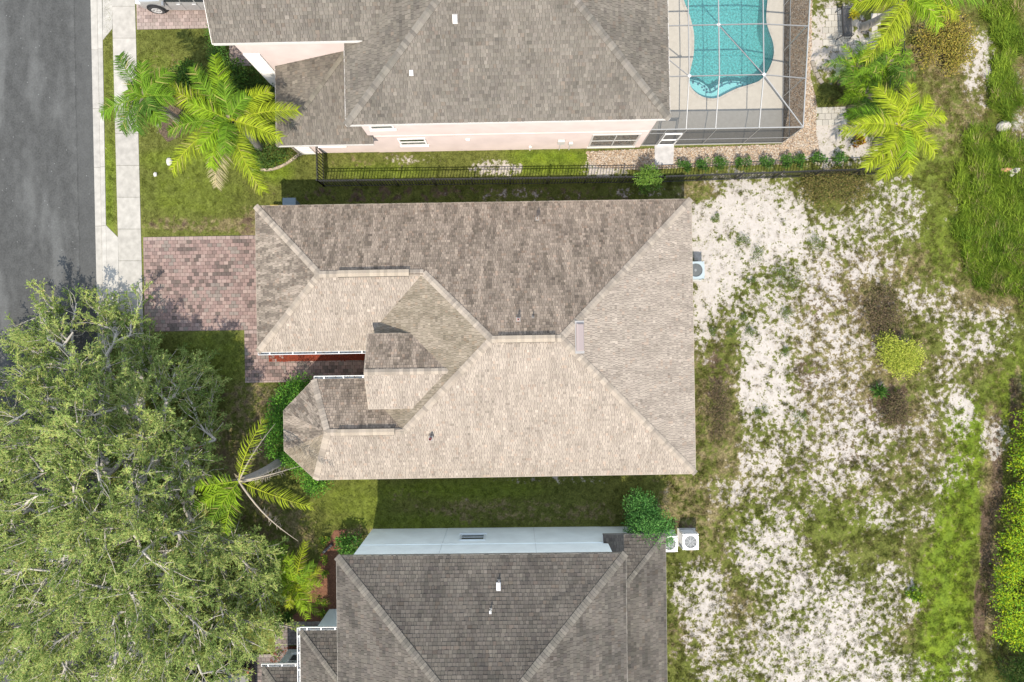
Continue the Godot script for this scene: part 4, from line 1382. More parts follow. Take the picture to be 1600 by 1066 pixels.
# ---------------------------------------------------------------- plants
func bush(called: String, label: String, category: String, c: Vector3, r: Vector3, leaves: int, size: float, cols: Array, group := "", outline := PackedVector2Array(), wide := 0.5) -> Node3D:
	# stems and a cloud of separate leaves; outline (ground metres) takes the place of the ellipse for hedges
	var o := thing(called, label, category, Vector3(c.x, 0, c.z), 0.0, group)
	var st := MB.new()
	var lf := MB.new()
	st.col = Color(0.16, 0.12, 0.08)
	var clumps := []
	var nc := maxi(5, leaves / 45)
	var lo := Vector2(1e9, 1e9)
	var hi := Vector2(-1e9, -1e9)
	for p in outline:
		lo = lo.min(p)
		hi = hi.max(p)
	for i in nc:
		var q := Vector3.ZERO
		if outline.size():
			for tr in 40:
				var z := Vector2(rng.randf_range(lo.x, hi.x), rng.randf_range(lo.y, hi.y))
				if Geometry2D.is_point_in_polygon(z, outline):
					q = Vector3(z.x, r.y * rng.randf_range(0.35, 0.95), z.y)
					break
			if q == Vector3.ZERO:
				continue
		else:
			var a := rng.randf() * TAU
			var k := sqrt(rng.randf()) * 0.82
			q = Vector3(c.x + cos(a) * k * r.x, r.y * (0.25 + 0.75 * sqrt(maxf(0.0, 1.0 - k * k)) * rng.randf_range(0.55, 1.05)), c.z + sin(a) * k * r.z)
		clumps.append(q)
		var foot := Vector3(q.x * 0.75 + c.x * 0.25, 0.0, q.z * 0.75 + c.z * 0.25) if outline.size() == 0 else Vector3(q.x + rng.randf_range(-0.1, 0.1), 0, q.z + rng.randf_range(-0.1, 0.1))
		if i < 90:
			st.tube(PackedVector3Array([foot, foot.lerp(q, 0.5) + Vector3(rng.randf_range(-0.05, 0.05), 0, rng.randf_range(-0.05, 0.05)), q]), PackedFloat32Array([0.018, 0.012, 0.004]), 4, false)
	var cr := minf(maxf(r.x, r.z) * 0.38, 0.42)
	for i in leaves:
		var q: Vector3 = clumps[rng.randi() % clumps.size()]
		var d := Vector3(rng.randfn(0, 1), rng.randfn(0.35, 0.8), rng.randfn(0, 1)).normalized()
		var p := q + d * cr * pow(rng.randf(), 0.5)
		p.y = maxf(p.y, 0.03)
		var dir := (d + Vector3(rng.randfn(0, 0.5), rng.randfn(0.1, 0.4), rng.randfn(0, 0.5))).normalized()
		var sd := dir.cross(Vector3(rng.randfn(0, 0.35), 1, rng.randfn(0, 0.35))).normalized()
		var cc: Color = cols[rng.randi() % cols.size()]
		lf.col = cc * rng.randf_range(0.75, 1.3)
		var s := size * rng.randf_range(0.7, 1.25)
		lf.leaf(p, dir, sd, s, s * wide)
	put("stems", st, M.bark, o, "stuff")
	put("foliage", lf, M.leaf, o, "stuff")
	return o

func frond(o: Node3D, base: Vector3, az: float, reach: float, elev: float, droop: float, leaflet: float, col: Color, pairs := 46, plume := 0.25, called := "frond", stalk := 0.14, up_tilt := 0.0) -> void:
	# an arching rachis with two combs of narrow, drooping leaflets; reach is its length seen from above
	var f := Vector3(cos(az), 0, sin(az))
	var side := Vector3(-sin(az), 0, cos(az))
	var n := 14
	var dx := 0.0
	for i in n:
		dx += cos(elev - droop * pow((i + 0.5) / n, 1.3)) / n
	var L := reach / maxf(dx, 0.25)
	var pts := PackedVector3Array([base])
	var rad := PackedFloat32Array([0.035])
	var p := base
	var bend := rng.randf_range(-0.16, 0.16)
	for i in n:
		var a := elev - droop * pow((i + 0.5) / n, 1.3)
		p += (f * cos(a) + Vector3.UP * sin(a) + side * bend * (float(i) / n - 0.4)) * L / n
		pts.append(p)
		rad.append(lerpf(0.026, 0.006, float(i + 1) / n))
	var mb := MB.new()
	mb.col = Color(col.r * 1.2 + 0.03, col.g * 1.08 + 0.02, col.b + 0.01)
	mb.tube(pts, rad, 5, false)
	for k in pairs:
		var t := lerpf(stalk, 0.995, (k + rng.randf() * 0.6) / pairs)
		var q := t * n
		var i := mini(int(q), n - 1)
		var at := pts[i].lerp(pts[i + 1], q - i)
		var fw := (pts[i + 1] - pts[i]).normalized()
		var ll := leaflet * (0.45 + 0.75 * sin(PI * clampf(t * 0.92 + 0.06, 0, 1))) * rng.randf_range(0.8, 1.12)
		for s in [-1.0, 1.0]:
			var sd: Vector3 = (side * s + Vector3.UP * rng.randf_range(-plume * 0.6, plume + up_tilt)).normalized()
			var dir := (sd + fw * lerpf(0.22, 0.95, t) * rng.randf_range(0.7, 1.3)).normalized()
			if rng.randf() < 0.07:
				continue
			var w := 0.024 * rng.randf_range(0.8, 1.3)
			var cc := col * rng.randf_range(0.5, 1.4)
			if rng.randf() < 0.05:
				cc = Color(0.30, 0.26, 0.09)
			mb.col = cc
			var wv := dir.cross(Vector3.UP).normalized() * w
			wv = wv.rotated(dir, rng.randf_range(-0.8, 0.8))
			var sag := rng.randf_range(0.12, 0.62)
			var p0 := at
			for k2 in 3:
				var u := (k2 + 1) / 3.0
				var p1 := at + dir * ll * u * (1.0 - 0.12 * u) + fw * ll * 0.12 * u * u + Vector3.DOWN * ll * sag * u * u
				var w0: Vector3 = wv * [0.7, 1.0, 0.75][k2] * 0.5
				var w1: Vector3 = wv * [1.0, 0.75, 0.05][k2] * 0.5
				mb.tri_up(p0 - w0, p1 - w1, p1 + w1)
				mb.tri_up(p0 - w0, p1 + w1, p0 + w0)
				p0 = p1
	put(called, mb, M.leaf, o)

func palm_trunk(o: Node3D, base: Vector3, top: Vector3, r: float, col: Color) -> void:
	var mb := MB.new()
	var pts := PackedVector3Array()
	var rad := PackedFloat32Array()
	var n := 22
	for i in n + 1:
		var t := float(i) / n
		pts.append(base.lerp(top, t) + Vector3(0.12 * sin(t * PI), 0, 0.05 * sin(t * PI)))
		rad.append(r * (1.25 - 0.55 * t + 0.06 * (i % 2) + 0.35 * exp(-t * 9.0)))
	mb.col = col
	mb.tube(pts, rad, 10)
	put("trunk", mb, M.bark, o)
	# old leaf bases under the crown
	var bb := MB.new()
	for k in 9:
		var a := k * 2.4
		bb.col = Color(0.30, 0.26, 0.17) * rng.randf_range(0.7, 1.3)
		var d := Vector3(cos(a), 0.9, sin(a)).normalized()
		bb.leaf(top - Vector3.UP * 0.25 * rng.randf(), d, d.cross(Vector3.UP).normalized(), 0.5, 0.14)
	put("leaf_bases", bb, M.bark, o)

func palm(called: String, label: String, base: Vector3, crown: Vector3, r: float, trunk_col: Color, tips: Array, leaflet: float, pairs := 112) -> Node3D:
	# tips: photo x, y of a frond's end, its colour, its starting angle and its droop
	var o := thing(called, label, "palm tree", base)
	palm_trunk(o, base, crown, r, trunk_col)
	for t in tips:
		var hh: float = crown.y + 0.1
		var e: float = t[3]
		var dr: float = t[4]
		var end := P(t[0], t[1], hh)
		for k in 3:
			var flat := Vector2(end.x - crown.x, end.z - crown.z).length()
			var dx := 0.0
			var dy := 0.0
			for i in 14:
				dx += cos(e - dr * pow((i + 0.5) / 14, 1.3)) / 14
				dy += sin(e - dr * pow((i + 0.5) / 14, 1.3)) / 14
			end = P(t[0], t[1], clampf(crown.y + flat * dy / maxf(dx, 0.25), 0.3, 12.0))
		var v := end - crown
		frond(o, crown, atan2(v.z, v.x), Vector2(v.x, v.z).length(), e, dr, leaflet, t[2], pairs, 0.55)
	return o

func build_palms() -> void:
	var yg := Color(0.235, 0.295, 0.014)
	var g := Color(0.105, 0.20, 0.012)
	var bg := Color(0.175, 0.28, 0.012)
	var dg := Color(0.065, 0.135, 0.015)
	var grey := Color(0.40, 0.37, 0.33)
	var straw := Color(0.36, 0.31, 0.19)
	# in front of the pink house
	var b := P(405, 230)
	palm("queen_palm", "tall green palm with a pale leaning trunk in front of the pink house", b, P(361, 188, 3.9), 0.15, grey,
		[[465, 172, yg, 0.5, 1.0], [420, 142, yg, 0.7, 1.1], [336, 86, bg, 0.6, 1.1], [300, 105, g, 0.5, 1.0], [247, 132, yg, 0.6, 1.2], [262, 205, g, 0.5, 1.2], [268, 268, yg, 0.6, 1.25], [338, 292, straw, 0.4, 1.3], [330, 262, bg, 0.6, 1.2], [410, 300, yg, 0.6, 1.25], [438, 215, yg, 0.7, 1.0], [400, 272, g, 0.4, 1.2], [292, 160, bg, 0.8, 0.9], [312, 232, bg, 0.8, 0.9], [350, 130, g, 0.8, 0.8], [385, 150, g, 0.9, 0.9], [325, 200, g, 0.9, 0.9], [352, 240, g, 0.9, 0.9], [282, 185, bg, 0.5, 1.0], [305, 132, bg, 0.4, 1.0]], 0.62)
	palm("queen_palm", "dark green palm whose fronds hang over the sidewalk", P(279, 188), P(226, 152, 4.6), 0.13, grey,
		[[158, 178, g, 0.5, 1.1], [186, 86, dg, 0.5, 1.2], [190, 204, dg, 0.4, 1.2], [262, 112, g, 0.5, 1.0], [252, 190, g, 0.5, 1.1], [214, 205, dg, 0.5, 1.2], [222, 98, g, 0.6, 1.1], [268, 150, g, 0.6, 1.0], [200, 140, g, 0.8, 0.9], [240, 130, g, 0.8, 0.9], [236, 172, dg, 0.8, 0.9]], 0.58)
	# by the vacant lot
	palm("queen_palm", "yellow green feathery palm at the corner of the black fence", P(1372, 222), P(1404, 197, 3.9), 0.15, grey,
		[[1318, 203, yg, 0.5, 1.0], [1328, 178, g, 0.5, 1.0], [1372, 136, yg, 0.7, 1.1], [1424, 132, yg, 0.8, 1.2], [1455, 155, yg, 0.6, 1.1], [1476, 180, yg, 0.5, 1.1], [1462, 240, yg, 0.6, 1.2], [1420, 272, yg, 0.5, 1.2], [1352, 262, yg, 0.5, 1.1], [1380, 278, yg, 0.5, 1.2], [1440, 210, yg, 0.8, 1.0], [1395, 150, yg, 0.8, 1.0], [1388, 240, yg, 0.8, 0.9], [1340, 195, yg, 0.8, 0.8], [1440, 172, bg, 0.8, 0.8], [1418, 245, bg, 0.8, 1.0]], 0.60)
	palm("queen_palm", "pale trunked palm leaning over the white paver patio at the top edge", P(1350, 42), P(1418, -4, 3.7), 0.15, Color(0.48, 0.45, 0.40),
		[[1352, 96, yg, 0.5, 1.1], [1334, 6, yg, 0.5, 1.0], [1385, 70, yg, 0.5, 1.3], [1498, 24, yg, 0.5, 1.0], [1540, 2, g, 0.5, 1.0], [1470, 42, bg, 0.7, 1.2], [1450, -70, g, 0.5, 1.0], [1500, -40, g, 0.5, 1.0], [1450, 20, bg, 0.8, 0.9], [1400, -80, g, 0.5, 1.0]], 0.62)
	# dead-frond palm by the bay of the middle house
	palm("queen_palm", "thin palm with a thick grey trunk and dead fronds beside the bay roof", P(445, 716), P(373, 752, 5.2), 0.17, Color(0.36, 0.345, 0.32),
		[[412, 655, yg, 0.55, 0.9], [489, 792, yg, 0.45, 0.9], [318, 786, bg, 0.6, 1.1], [352, 834, bg, 0.5, 1.1], [306, 760, bg, 0.6, 1.1], [330, 815, g, 0.7, 1.1], [300, 800, g, 0.4, 1.1], [345, 790, bg, 0.9, 1.0]], 0.50, 40)
	var o := get_node("queen_palm_004")
	for q in [[466, 846, 0.3, 0.9], [430, 662, 0.5, 0.8], [470, 728, 0.5, 1.0], [440, 740, 0.2, 1.1]]:
		# bare dead stalks
		var c := P(373, 752, 5.2)
		var e := P(q[0], q[1], 4.3)
		var mb := MB.new()
		mb.col = Color(0.50, 0.43, 0.33)
		var pts := PackedVector3Array()
		var rad := PackedFloat32Array()
		for i in 10:
			var t := i / 9.0
			pts.append(c.lerp(e, t) + Vector3.UP * 0.5 * sin(t * PI))
			rad.append(lerpf(0.05, 0.008, t))
		mb.tube(pts, rad, 5)
		for i in 44:
			var t := rng.randf_range(0.45, 0.75)
			var p := c.lerp(e, t) + Vector3.UP * 0.5 * sin(t * PI)
			var d := Vector3(rng.randfn(0, 0.6), -0.7, rng.randfn(0, 0.6)).normalized()
			mb.col = Color(0.42, 0.36, 0.28) * rng.randf_range(0.7, 1.2)
			mb.leaf(p, d, d.cross(Vector3(1, 0.2, 0)).normalized(), 0.35, 0.015)
		put("dead_stalk", mb, M.bark, o, "", "bare brown dead frond stalk")
	palm("pygmy_palm", "short bright green palm in the mulch bed at the front of the blue house", P(468, 902), P(462, 912, 1.5), 0.10, Color(0.25, 0.2, 0.15),
		[[478, 846, yg, 0.7, 1.0], [440, 902, bg, 0.7, 1.2], [404, 958, yg, 0.5, 1.0], [480, 968, bg, 0.6, 1.1], [512, 945, yg, 0.6, 1.1], [425, 878, bg, 0.6, 1.1], [500, 912, bg, 0.8, 1.2], [450, 950, yg, 0.8, 1.0], [440, 930, bg, 0.8, 1.0], [490, 880, g, 0.8, 1.1], [410, 866, g, 0.5, 1.2], [470, 935, yg, 1.0, 1.0], [452, 872, bg, 0.9, 1.1], [500, 890, yg, 0.6, 1.2], [420, 935, yg, 0.7, 1.2], [498, 962, bg, 0.7, 1.2], [430, 912, bg, 0.9, 1.1], [476, 955, bg, 0.9, 1.0]], 0.42, 34)
	palm("pygmy_palm", "short green palm on the oak side of the mulch bed palm", P(438, 872), P(430, 882, 1.4), 0.09, Color(0.25, 0.2, 0.15),
		[[402, 862, bg, 0.6, 1.1], [428, 846, g, 0.7, 1.1], [460, 868, bg, 0.6, 1.1], [450, 905, yg, 0.6, 1.1], [420, 918, bg, 0.6, 1.1], [400, 892, g, 0.6, 1.1], [414, 848, g, 0.8, 1.0], [446, 852, g, 0.8, 1.0], [438, 902, bg, 0.9, 1.0]], 0.38, 34)
	# dark pygmy palms on the patio side
	var n := 0
	for q in [[1338, 108, "dark green pygmy palm nearest the screen enclosure"], [1386, 100, "dark green pygmy palm against the inside of the east fence"], [1352, 150, "dark green pygmy palm just behind the yellow green feathery palm"]]:
		var c := P(q[0], q[1], 1.9)
		var base := P(800 + (q[0] - 800) * 0.95, 533 + (q[1] - 533) * 0.95)
		var t := []
		for k in 15:
			var a := k * 2.4 + n
			var rr := rng.randf_range(30, 52)
			t.append([q[0] + cos(a) * rr, q[1] + sin(a) * rr, [g, dg, g, bg][k % 4], rng.randf_range(0.3, 0.9), rng.randf_range(0.9, 1.4)])
		palm("pygmy_palm", q[2], base, c, 0.09, Color(0.25, 0.2, 0.15), t, 0.34, 36)
		n += 1

# ---------------------------------------------------------------- the oak over the street
func build_oak() -> void:
	var base := P(305, 742)
	var o := thing("oak_tree", "huge spreading oak with fine grey twigs whose crown covers the street corner", "tree", base)
	var rim := PackedVector2Array()
	for q in [[-90, 640], [0, 566], [36, 520], [58, 468], [104, 448], [136, 478], [178, 500], [216, 470], [226, 512], [236, 552], [292, 552], [316, 590], [344, 614], [324, 640], [348, 668], [334, 705], [346, 728], [316, 756], [298, 790], [322, 822], [372, 832], [424, 858], [416, 880], [426, 915], [405, 950], [430, 985], [405, 1020], [380, 1062], [330, 1100], [250, 1130], [120, 1120], [28, 1074], [-10, 1010], [-90, 960]]:
		rim.append(Vector2(q[0], q[1]))
	var mid := Vector2(165, 815)
	var gap := FastNoiseLite.new()
	gap.seed = 31
	gap.frequency = 0.36
	var pts := []
	while pts.size() < 520:
		var q := Vector2(rng.randf_range(-90, 440), rng.randf_range(445, 1120))
		if not Geometry2D.is_point_in_polygon(q, rim):
			continue
		var d := q - mid
		var edge := 2.0
		for i in rim.size():
			var hit: Variant = Geometry2D.segment_intersects_segment(mid, mid + d.normalized() * 900.0, rim[i], rim[(i + 1) % rim.size()])
			if hit != null:
				edge = minf(edge, d.length() / (hit - mid).length())
		edge = clampf(edge, 0.0, 1.0)
		var topy := 2.2 + 5.2 * pow(1.0 - pow(edge, 2.2), 0.75)
		topy *= lerpf(0.42, 1.0, smoothstep(480.0, 740.0, q.y - 0.25 * (q.x - 165.0)))
		# open lanes between the leafy boughs
		var h := topy * (rng.randf_range(0.78, 1.0) if rng.randf() < 0.8 else rng.randf_range(0.45, 0.75))
		var p := P(q.x, q.y, h)
		var near := false
		for z in pts:
			if p.distance_to(z) < 0.52:
				near = true
				break
		if near:
			continue
		if gap.get_noise_3d(p.x, p.y, p.z) < -0.13:
			continue
		pts.append(p)
	var fork := base + Vector3(0.15, 2.1, -0.1)
	pts.sort_custom(func(a, b): return fork.distance_to(a) < fork.distance_to(b))
	var node := [base, fork]
	var par := [-1, 0]
	var plen := [0.0, 0.0]
	var tips := []
	for p in pts:
		var best := 1
		var cost := 1e9
		for j in range(1, node.size()):
			var q: Vector3 = node[j]
			var c: float = p.distance_to(q) * 1.0 + plen[j] * 0.28
			if q.y > p.y + 0.7:
				c += 1.5
			if c < cost:
				cost = c
				best = j
		var from: Vector3 = node[best]
		var steps := maxi(1, int(from.distance_to(p) / 0.7))
		var prev := best
		for s in steps:
			var t := float(s + 1) / steps
			var q := from.lerp(p, t) + Vector3(0, 0.10 * sin(t * PI) * from.distance_to(p), 0)
			if s < steps - 1:
				q += Vector3(rng.randfn(0, 0.10), rng.randfn(0, 0.06), rng.randfn(0, 0.10))
			node.append(q)
			par.append(prev)
			plen.append(plen[prev] + (q - (node[prev] as Vector3)).length())
			prev = node.size() - 1
		tips.append(prev)
	var load_ := PackedFloat32Array()
	load_.resize(node.size())
	load_.fill(0.0)
	for t in tips:
		load_[t] += 1.0
	for i in range(node.size() - 1, 0, -1):
		load_[par[i]] += maxf(load_[i], 0.3)
	var rad := func(i: int) -> float: return 0.024 + 0.0175 * sqrt(load_[i])
	# one mesh per main limb
	var limb_of := {}
	var limbs := {}
	for i in range(2, node.size()):
		limb_of[i] = i if par[i] == 1 else limb_of[par[i]]
		if not limbs.has(limb_of[i]):
			limbs[limb_of[i]] = MB.new()
		var mb: MB = limbs[limb_of[i]]
		var a: Vector3 = node[par[i]]
		var b: Vector3 = node[i]
		var ra: float = minf(rad.call(par[i]), rad.call(i) * 1.5 + 0.01)
		mb.col = Color(0.60, 0.56, 0.49) * rng.randf_range(0.85, 1.15)
		mb.tube(PackedVector3Array([a, a.lerp(b, 0.5) + Vector3(rng.randfn(0, 0.03), rng.randfn(0, 0.03), rng.randfn(0, 0.03)), b]), PackedFloat32Array([ra, (ra + rad.call(i)) * 0.5, rad.call(i)]), 6, false)
	var tb := MB.new()
	tb.col = Color(0.27, 0.24, 0.20)
	tb.tube(PackedVector3Array([base - Vector3.UP * 0.1, base + Vector3(0.03, 0.35, 0), base + Vector3(0.1, 1.2, -0.05), fork + Vector3.UP * 0.15]), PackedFloat32Array([0.62, 0.42, 0.36, 0.38]), 14)
	put("trunk", tb, M.bark, o)
	for k in limbs:
		put("limb", limbs[k], M.bark, o)
	# leafy twigs
	var sprays := []
	for kind in 3:
		var mb := MB.new()
		mb.col = Color(1.0, 0.72, 1.0)
		var f := Vector3(1, 0.12, 0).normalized()
		var pp := PackedVector3Array([Vector3.ZERO, f * 0.28 + Vector3(0, 0.02, 0.04), f * 0.58 + Vector3(0, 0.03, 0)])
		mb.tube(pp, PackedFloat32Array([0.010, 0.007, 0.003]), 4, false)
		for k in [26, 32, 9][kind]:
			var t := rng.randf_range(0.12, 1.0)
			var at := f * 0.58 * t + Vector3(0, 0.02, 0)
			var an := rng.randf_range(-1.5, 1.5)
			var d := Vector3(cos(an) * 0.8 + 0.2, rng.randf_range(-0.3, 0.7), sin(an)).normalized()
			if rng.randf() < 0.35:
				mb.tube(PackedVector3Array([at, at + d * 0.13]), PackedFloat32Array([0.005, 0.003]), 3, false)
				at += d * 0.13
			var keep := mb.col
			mb.col = Color.WHITE * rng.randf_range(0.28, 0.46)
			mb.leaf(at, d, d.cross(Vector3(rng.randfn(0, 0.4), 1, rng.randfn(0, 0.4))).normalized(), rng.randf_range(0.085, 0.135), rng.randf_range(0.042, 0.060))
			mb.col = keep
		sprays.append(mb.commit())
	var xf := [[], [], []]
	var cl := [[], [], []]
	var nz := FastNoiseLite.new()
	nz.seed = 9
	nz.frequency = 0.5
	var twigs := MB.new()
	for ti in tips.size():
		var p: Vector3 = node[tips[ti]]
		var dirp := (p - (node[par[tips[ti]]] as Vector3)).normalized()
		var dens := nz.get_noise_3d(p.x, p.y * 1.5, p.z)
		# bare-barked branchlets that fan out from the bough's end, leafy towards their tips
		for w in 4 + rng.randi() % 3:
			var d := (dirp * 0.9 + Vector3(p.x - base.x, 0, p.z - base.z).normalized() * 0.35 + Vector3(rng.randfn(0, 0.75), rng.randf_range(-0.1, 0.5), rng.randfn(0, 0.75))).normalized()
			var start := p - dirp * rng.randf_range(0.0, 0.7)
			var l := rng.randf_range(0.6, 1.35)
			var bend := Vector3(rng.randfn(0, 0.12), rng.randfn(0.02, 0.08), rng.randfn(0, 0.12))
			var q1 := start + d * l * 0.5 + bend
			var q2 := start + d * l + bend * 0.6
			twigs.col = Color(0.62, 0.57, 0.49) * rng.randf_range(0.8, 1.2)
			twigs.tube(PackedVector3Array([start, q1, q2]), PackedFloat32Array([0.021, 0.014, 0.006]), 4, false)
			var n := int(clampf(4.1 + 8.0 * dens + rng.randf() * 2.0, 1.0, 8.0))
			for k in n:
				var t0 := pow(rng.randf(), 0.7)
				var c := start.lerp(q1, t0 * 2.0) if t0 < 0.5 else q1.lerp(q2, t0 * 2.0 - 1.0)
				c += Vector3(rng.randfn(0, 0.07), rng.randf_range(-0.22, 0.0), rng.randfn(0, 0.07))
				var x := (d * 0.9 + Vector3(rng.randfn(0, 0.55), rng.randfn(-0.12, 0.3), rng.randfn(0, 0.55))).normalized()
				var z := x.cross(Vector3(rng.randfn(0, 0.3), 1, rng.randfn(0, 0.3))).normalized()
				var s := rng.randf_range(0.6, 1.25)
				var kind := 2 if rng.randf() < 0.12 else rng.randi() % 2
				xf[kind].append(Transform3D(Basis(x, z.cross(x), z).scaled_local(Vector3.ONE * s), c))
				var t := clampf(0.5 + dens * 0.8 + rng.randfn(0, 0.28), 0, 1)
				cl[kind].append(Color(lerpf(0.100, 0.275, t), lerpf(0.162, 0.345, t), lerpf(0.036, 0.098, t)) * 2.7)
	put("twigs", twigs, M.bark, o, "stuff")
	for kind in 3:
		scatter("foliage", sprays[kind], M.leaf, xf[kind], cl[kind], o)

# ---------------------------------------------------------------- vehicles
func car(called: String, label: String, category: String, at: Vector3, yaw: float, L: float, W: float, paint: Color, lower: Color, roof_h: float, suv: bool) -> Node3D:
	# nose to -x; lofted from sections: x share, sill, belt, top, half width at belt, half width at top
	var o := thing(called, label, category, at, 0.0)
	o.rotation.y = yaw
	o.set_meta("org", Vector3.ZERO)
	var bh := roof_h * 0.62
	var sec := [
		[-0.50, 0.34, bh * 0.62, bh * 0.66, 0.36, 0.34], [-0.485, 0.24, bh * 0.76, bh * 0.80, 0.43, 0.40], [-0.44, 0.20, bh * 0.86, bh * 0.92, 0.475, 0.43], [-0.34, 0.20, bh * 0.93, bh * 0.99, 0.49, 0.45], [-0.215, 0.20, bh * 0.97, bh * 1.05, 0.495, 0.45],
		[-0.10, 0.20, bh, roof_h * 0.965, 0.50, 0.385], [0.0, 0.20, bh, roof_h, 0.50, 0.39], [0.16, 0.20, bh * 1.02, roof_h * 0.995, 0.50, 0.39], [0.34 if suv else 0.26, 0.20, bh * 1.04, roof_h * (0.965 if suv else 0.93), 0.495, 0.38],
		[0.455 if suv else 0.40, 0.22, bh * 1.04, bh * (1.12 if suv else 1.08), 0.48, 0.40], [0.49, 0.26, bh * 0.90, bh * 0.98, 0.45, 0.41], [0.50, 0.34, bh * 0.66, bh * 0.72, 0.40, 0.38]]
	var mb := MB.new()
	var rings := []
	for s in sec:
		var x: float = s[0] * L
		var r := []
		for sg in [1.0, -1.0]:
			var half := [Vector3(x, s[1], W * (s[4] - 0.03) * sg), Vector3(x, s[1] + 0.10, W * (s[4] - 0.004) * sg), Vector3(x, lerpf(s[1], s[2], 0.66), W * (s[4]) * sg), Vector3(x, s[2], W * (s[4] - 0.018) * sg), Vector3(x, lerpf(s[2], s[3], 0.86), W * (s[5] + 0.012) * sg), Vector3(x, s[3], W * (s[5] - 0.05) * sg)]
			if sg < 0:
				half.reverse()
			r.append_array(half)
		rings.append(r)
	for i in rings.size() - 1:
		for k in 11:
			mb.col = lower if k == 0 or k == 10 else paint
			mb.quad(rings[i][k], rings[i][k + 1], rings[i + 1][k + 1], rings[i + 1][k])
	mb.col = paint
	for e in [0, rings.size() - 1]:
		for k in range(1, 11):
			if e == 0:
				mb.tri(rings[e][0], rings[e][k + 1] if k < 11 else rings[e][0], rings[e][k])
			else:
				mb.tri(rings[e][0], rings[e][k], rings[e][k + 1] if k < 11 else rings[e][0])
	put("body", mb, M.car_paint, o)
	# glass, a little proud of the greenhouse
	var glass := Color(0.03, 0.035, 0.04)
	for sg in [1.0, -1.0]:
		for q in [[-0.155, 0.0], [0.01, 0.145], [0.16, 0.31 if suv else 0.235]]:
			var gb := MB.new()
			gb.col = glass
			var p := []
			for x in q:
				var lo := bh + 0.03
				var hi := roof_h * (0.90 if x > -0.12 else 0.72)
				var top := 0.39 if x > -0.12 else 0.44
				p.append(Vector3(x * L, lo, (W * 0.483 + 0.012) * sg))
				p.append(Vector3(x * L, hi, (W * (top + 0.022) + 0.012) * sg))
			if sg > 0:
				gb.quad(p[0], p[2], p[3], p[1])
			else:
				gb.quad(p[2], p[0], p[1], p[3])
			put("side_window", gb, M.glass, o)
	var wb := MB.new()
	wb.col = glass
	wb.quad(Vector3(-0.205 * L, bh * 1.07 + 0.012, W * 0.40), Vector3(-0.112 * L, roof_h * 0.945 + 0.015, W * 0.335), Vector3(-0.112 * L, roof_h * 0.945 + 0.015, -W * 0.335), Vector3(-0.205 * L, bh * 1.07 + 0.012, -W * 0.40))
	put("windscreen", wb, M.glass, o)
	wb = MB.new()
	wb.col = glass
	var ra: float = 0.352 if suv else 0.275
	var rb: float = 0.445 if suv else 0.39
	wb.quad(Vector3(ra * L, roof_h * (0.955 if suv else 0.925) + 0.012, W * 0.33), Vector3(rb * L, bh * (1.16 if suv else 1.11) + 0.012, W * 0.36), Vector3(rb * L, bh * (1.16 if suv else 1.11) + 0.012, -W * 0.36), Vector3(ra * L, roof_h * (0.955 if suv else 0.925) + 0.012, -W * 0.33))
	put("rear_window", wb, M.glass, o)
	for sg in [1.0, -1.0]:
		for x in [-0.315, 0.295]:
			var r := 0.375 if suv else 0.33
			var c := Vector3(x * L, r, (W * 0.5 - 0.10) * sg)
			var ar := MB.new()
			ar.col = Color(0.015, 0.015, 0.016)
			ar.ring(c + Vector3(0, 0.02, 0.045 * sg), Vector3(0, 0, 1), 0.0, r + 0.075, 0.16, 24)
			put("wheel_arch", ar, M.rubber, o)
			var ty := MB.new()
			ty.col = Color(0.03, 0.03, 0.032)
			ty.ring(c + Vector3(0, 0, 0.045 * sg), Vector3(0, 0, 1), r * 0.66, r, 0.23, 24)
			var wh := put("wheel", ty, M.rubber, o)
			var rim := MB.new()
			rim.col = Color(0.55, 0.55, 0.56)
			rim.ring(c + Vector3(0, 0, 0.10 * sg), Vector3(0, 0, 1), r * 0.55, r * 0.66, 0.15, 24)
			for k in 5:
				var a := TAU * k / 5
				rim.bar(c + Vector3(0, 0, 0.13 * sg), c + Vector3(cos(a) * r * 0.6, sin(a) * r * 0.6, 0.145 * sg), 0.07, 0.03)
			rim.ring(c + Vector3(0, 0, 0.13 * sg), Vector3(0, 0, 1), 0.0, 0.07, 0.06, 12)
			put("rim", rim, M.metal, wh)
		var mi := MB.new()
		mi.col = paint * 0.6
		mi.chamfer_box(Vector3(-0.165 * L, bh + 0.10, (W * 0.5 + 0.10) * sg), Vector3(0.13, 0.16, 0.22), 0.03)
		put("wing_mirror", mi, M.car_paint, o)
		for x in [-0.03, 0.135]:
			var h := MB.new()
			h.col = Color(0.62, 0.62, 0.63)
			h.chamfer_box(Vector3(x * L, bh - 0.13, (W * 0.5 + 0.012) * sg), Vector3(0.19, 0.035, 0.03), 0.008)
			put("door_handle", h, M.metal, o)
		for x in [-0.155, 0.003, 0.165]:
			var s := MB.new()
			s.col = Color(0.02, 0.02, 0.02)
			s.box(Vector3(x * L, bh * 0.66, (W * 0.5 - 0.001) * sg), Vector3(0.012, bh * 0.58, 0.006))
			put("door_gap", s, M.rubber, o)
		var hl := MB.new()
		hl.col = Color(0.75, 0.77, 0.78)
		hl.chamfer_box(Vector3(-0.462 * L, bh * 0.80, W * 0.40 * sg), Vector3(0.24, 0.13, 0.26), 0.03)
		put("headlight", hl, M.glass, o)
		var tl := MB.new()
		tl.col = Color(0.35, 0.02, 0.02)
		tl.chamfer_box(Vector3(0.478 * L, bh * 0.88, W * 0.41 * sg), Vector3(0.12, 0.24, 0.16), 0.02)
		put("tail_light", tl, M.glass, o)
	var bp := MB.new()
	bp.col = lower
	bp.chamfer_box(Vector3(-0.488 * L, 0.40, 0), Vector3(0.14, 0.26, W * 0.80), 0.03)
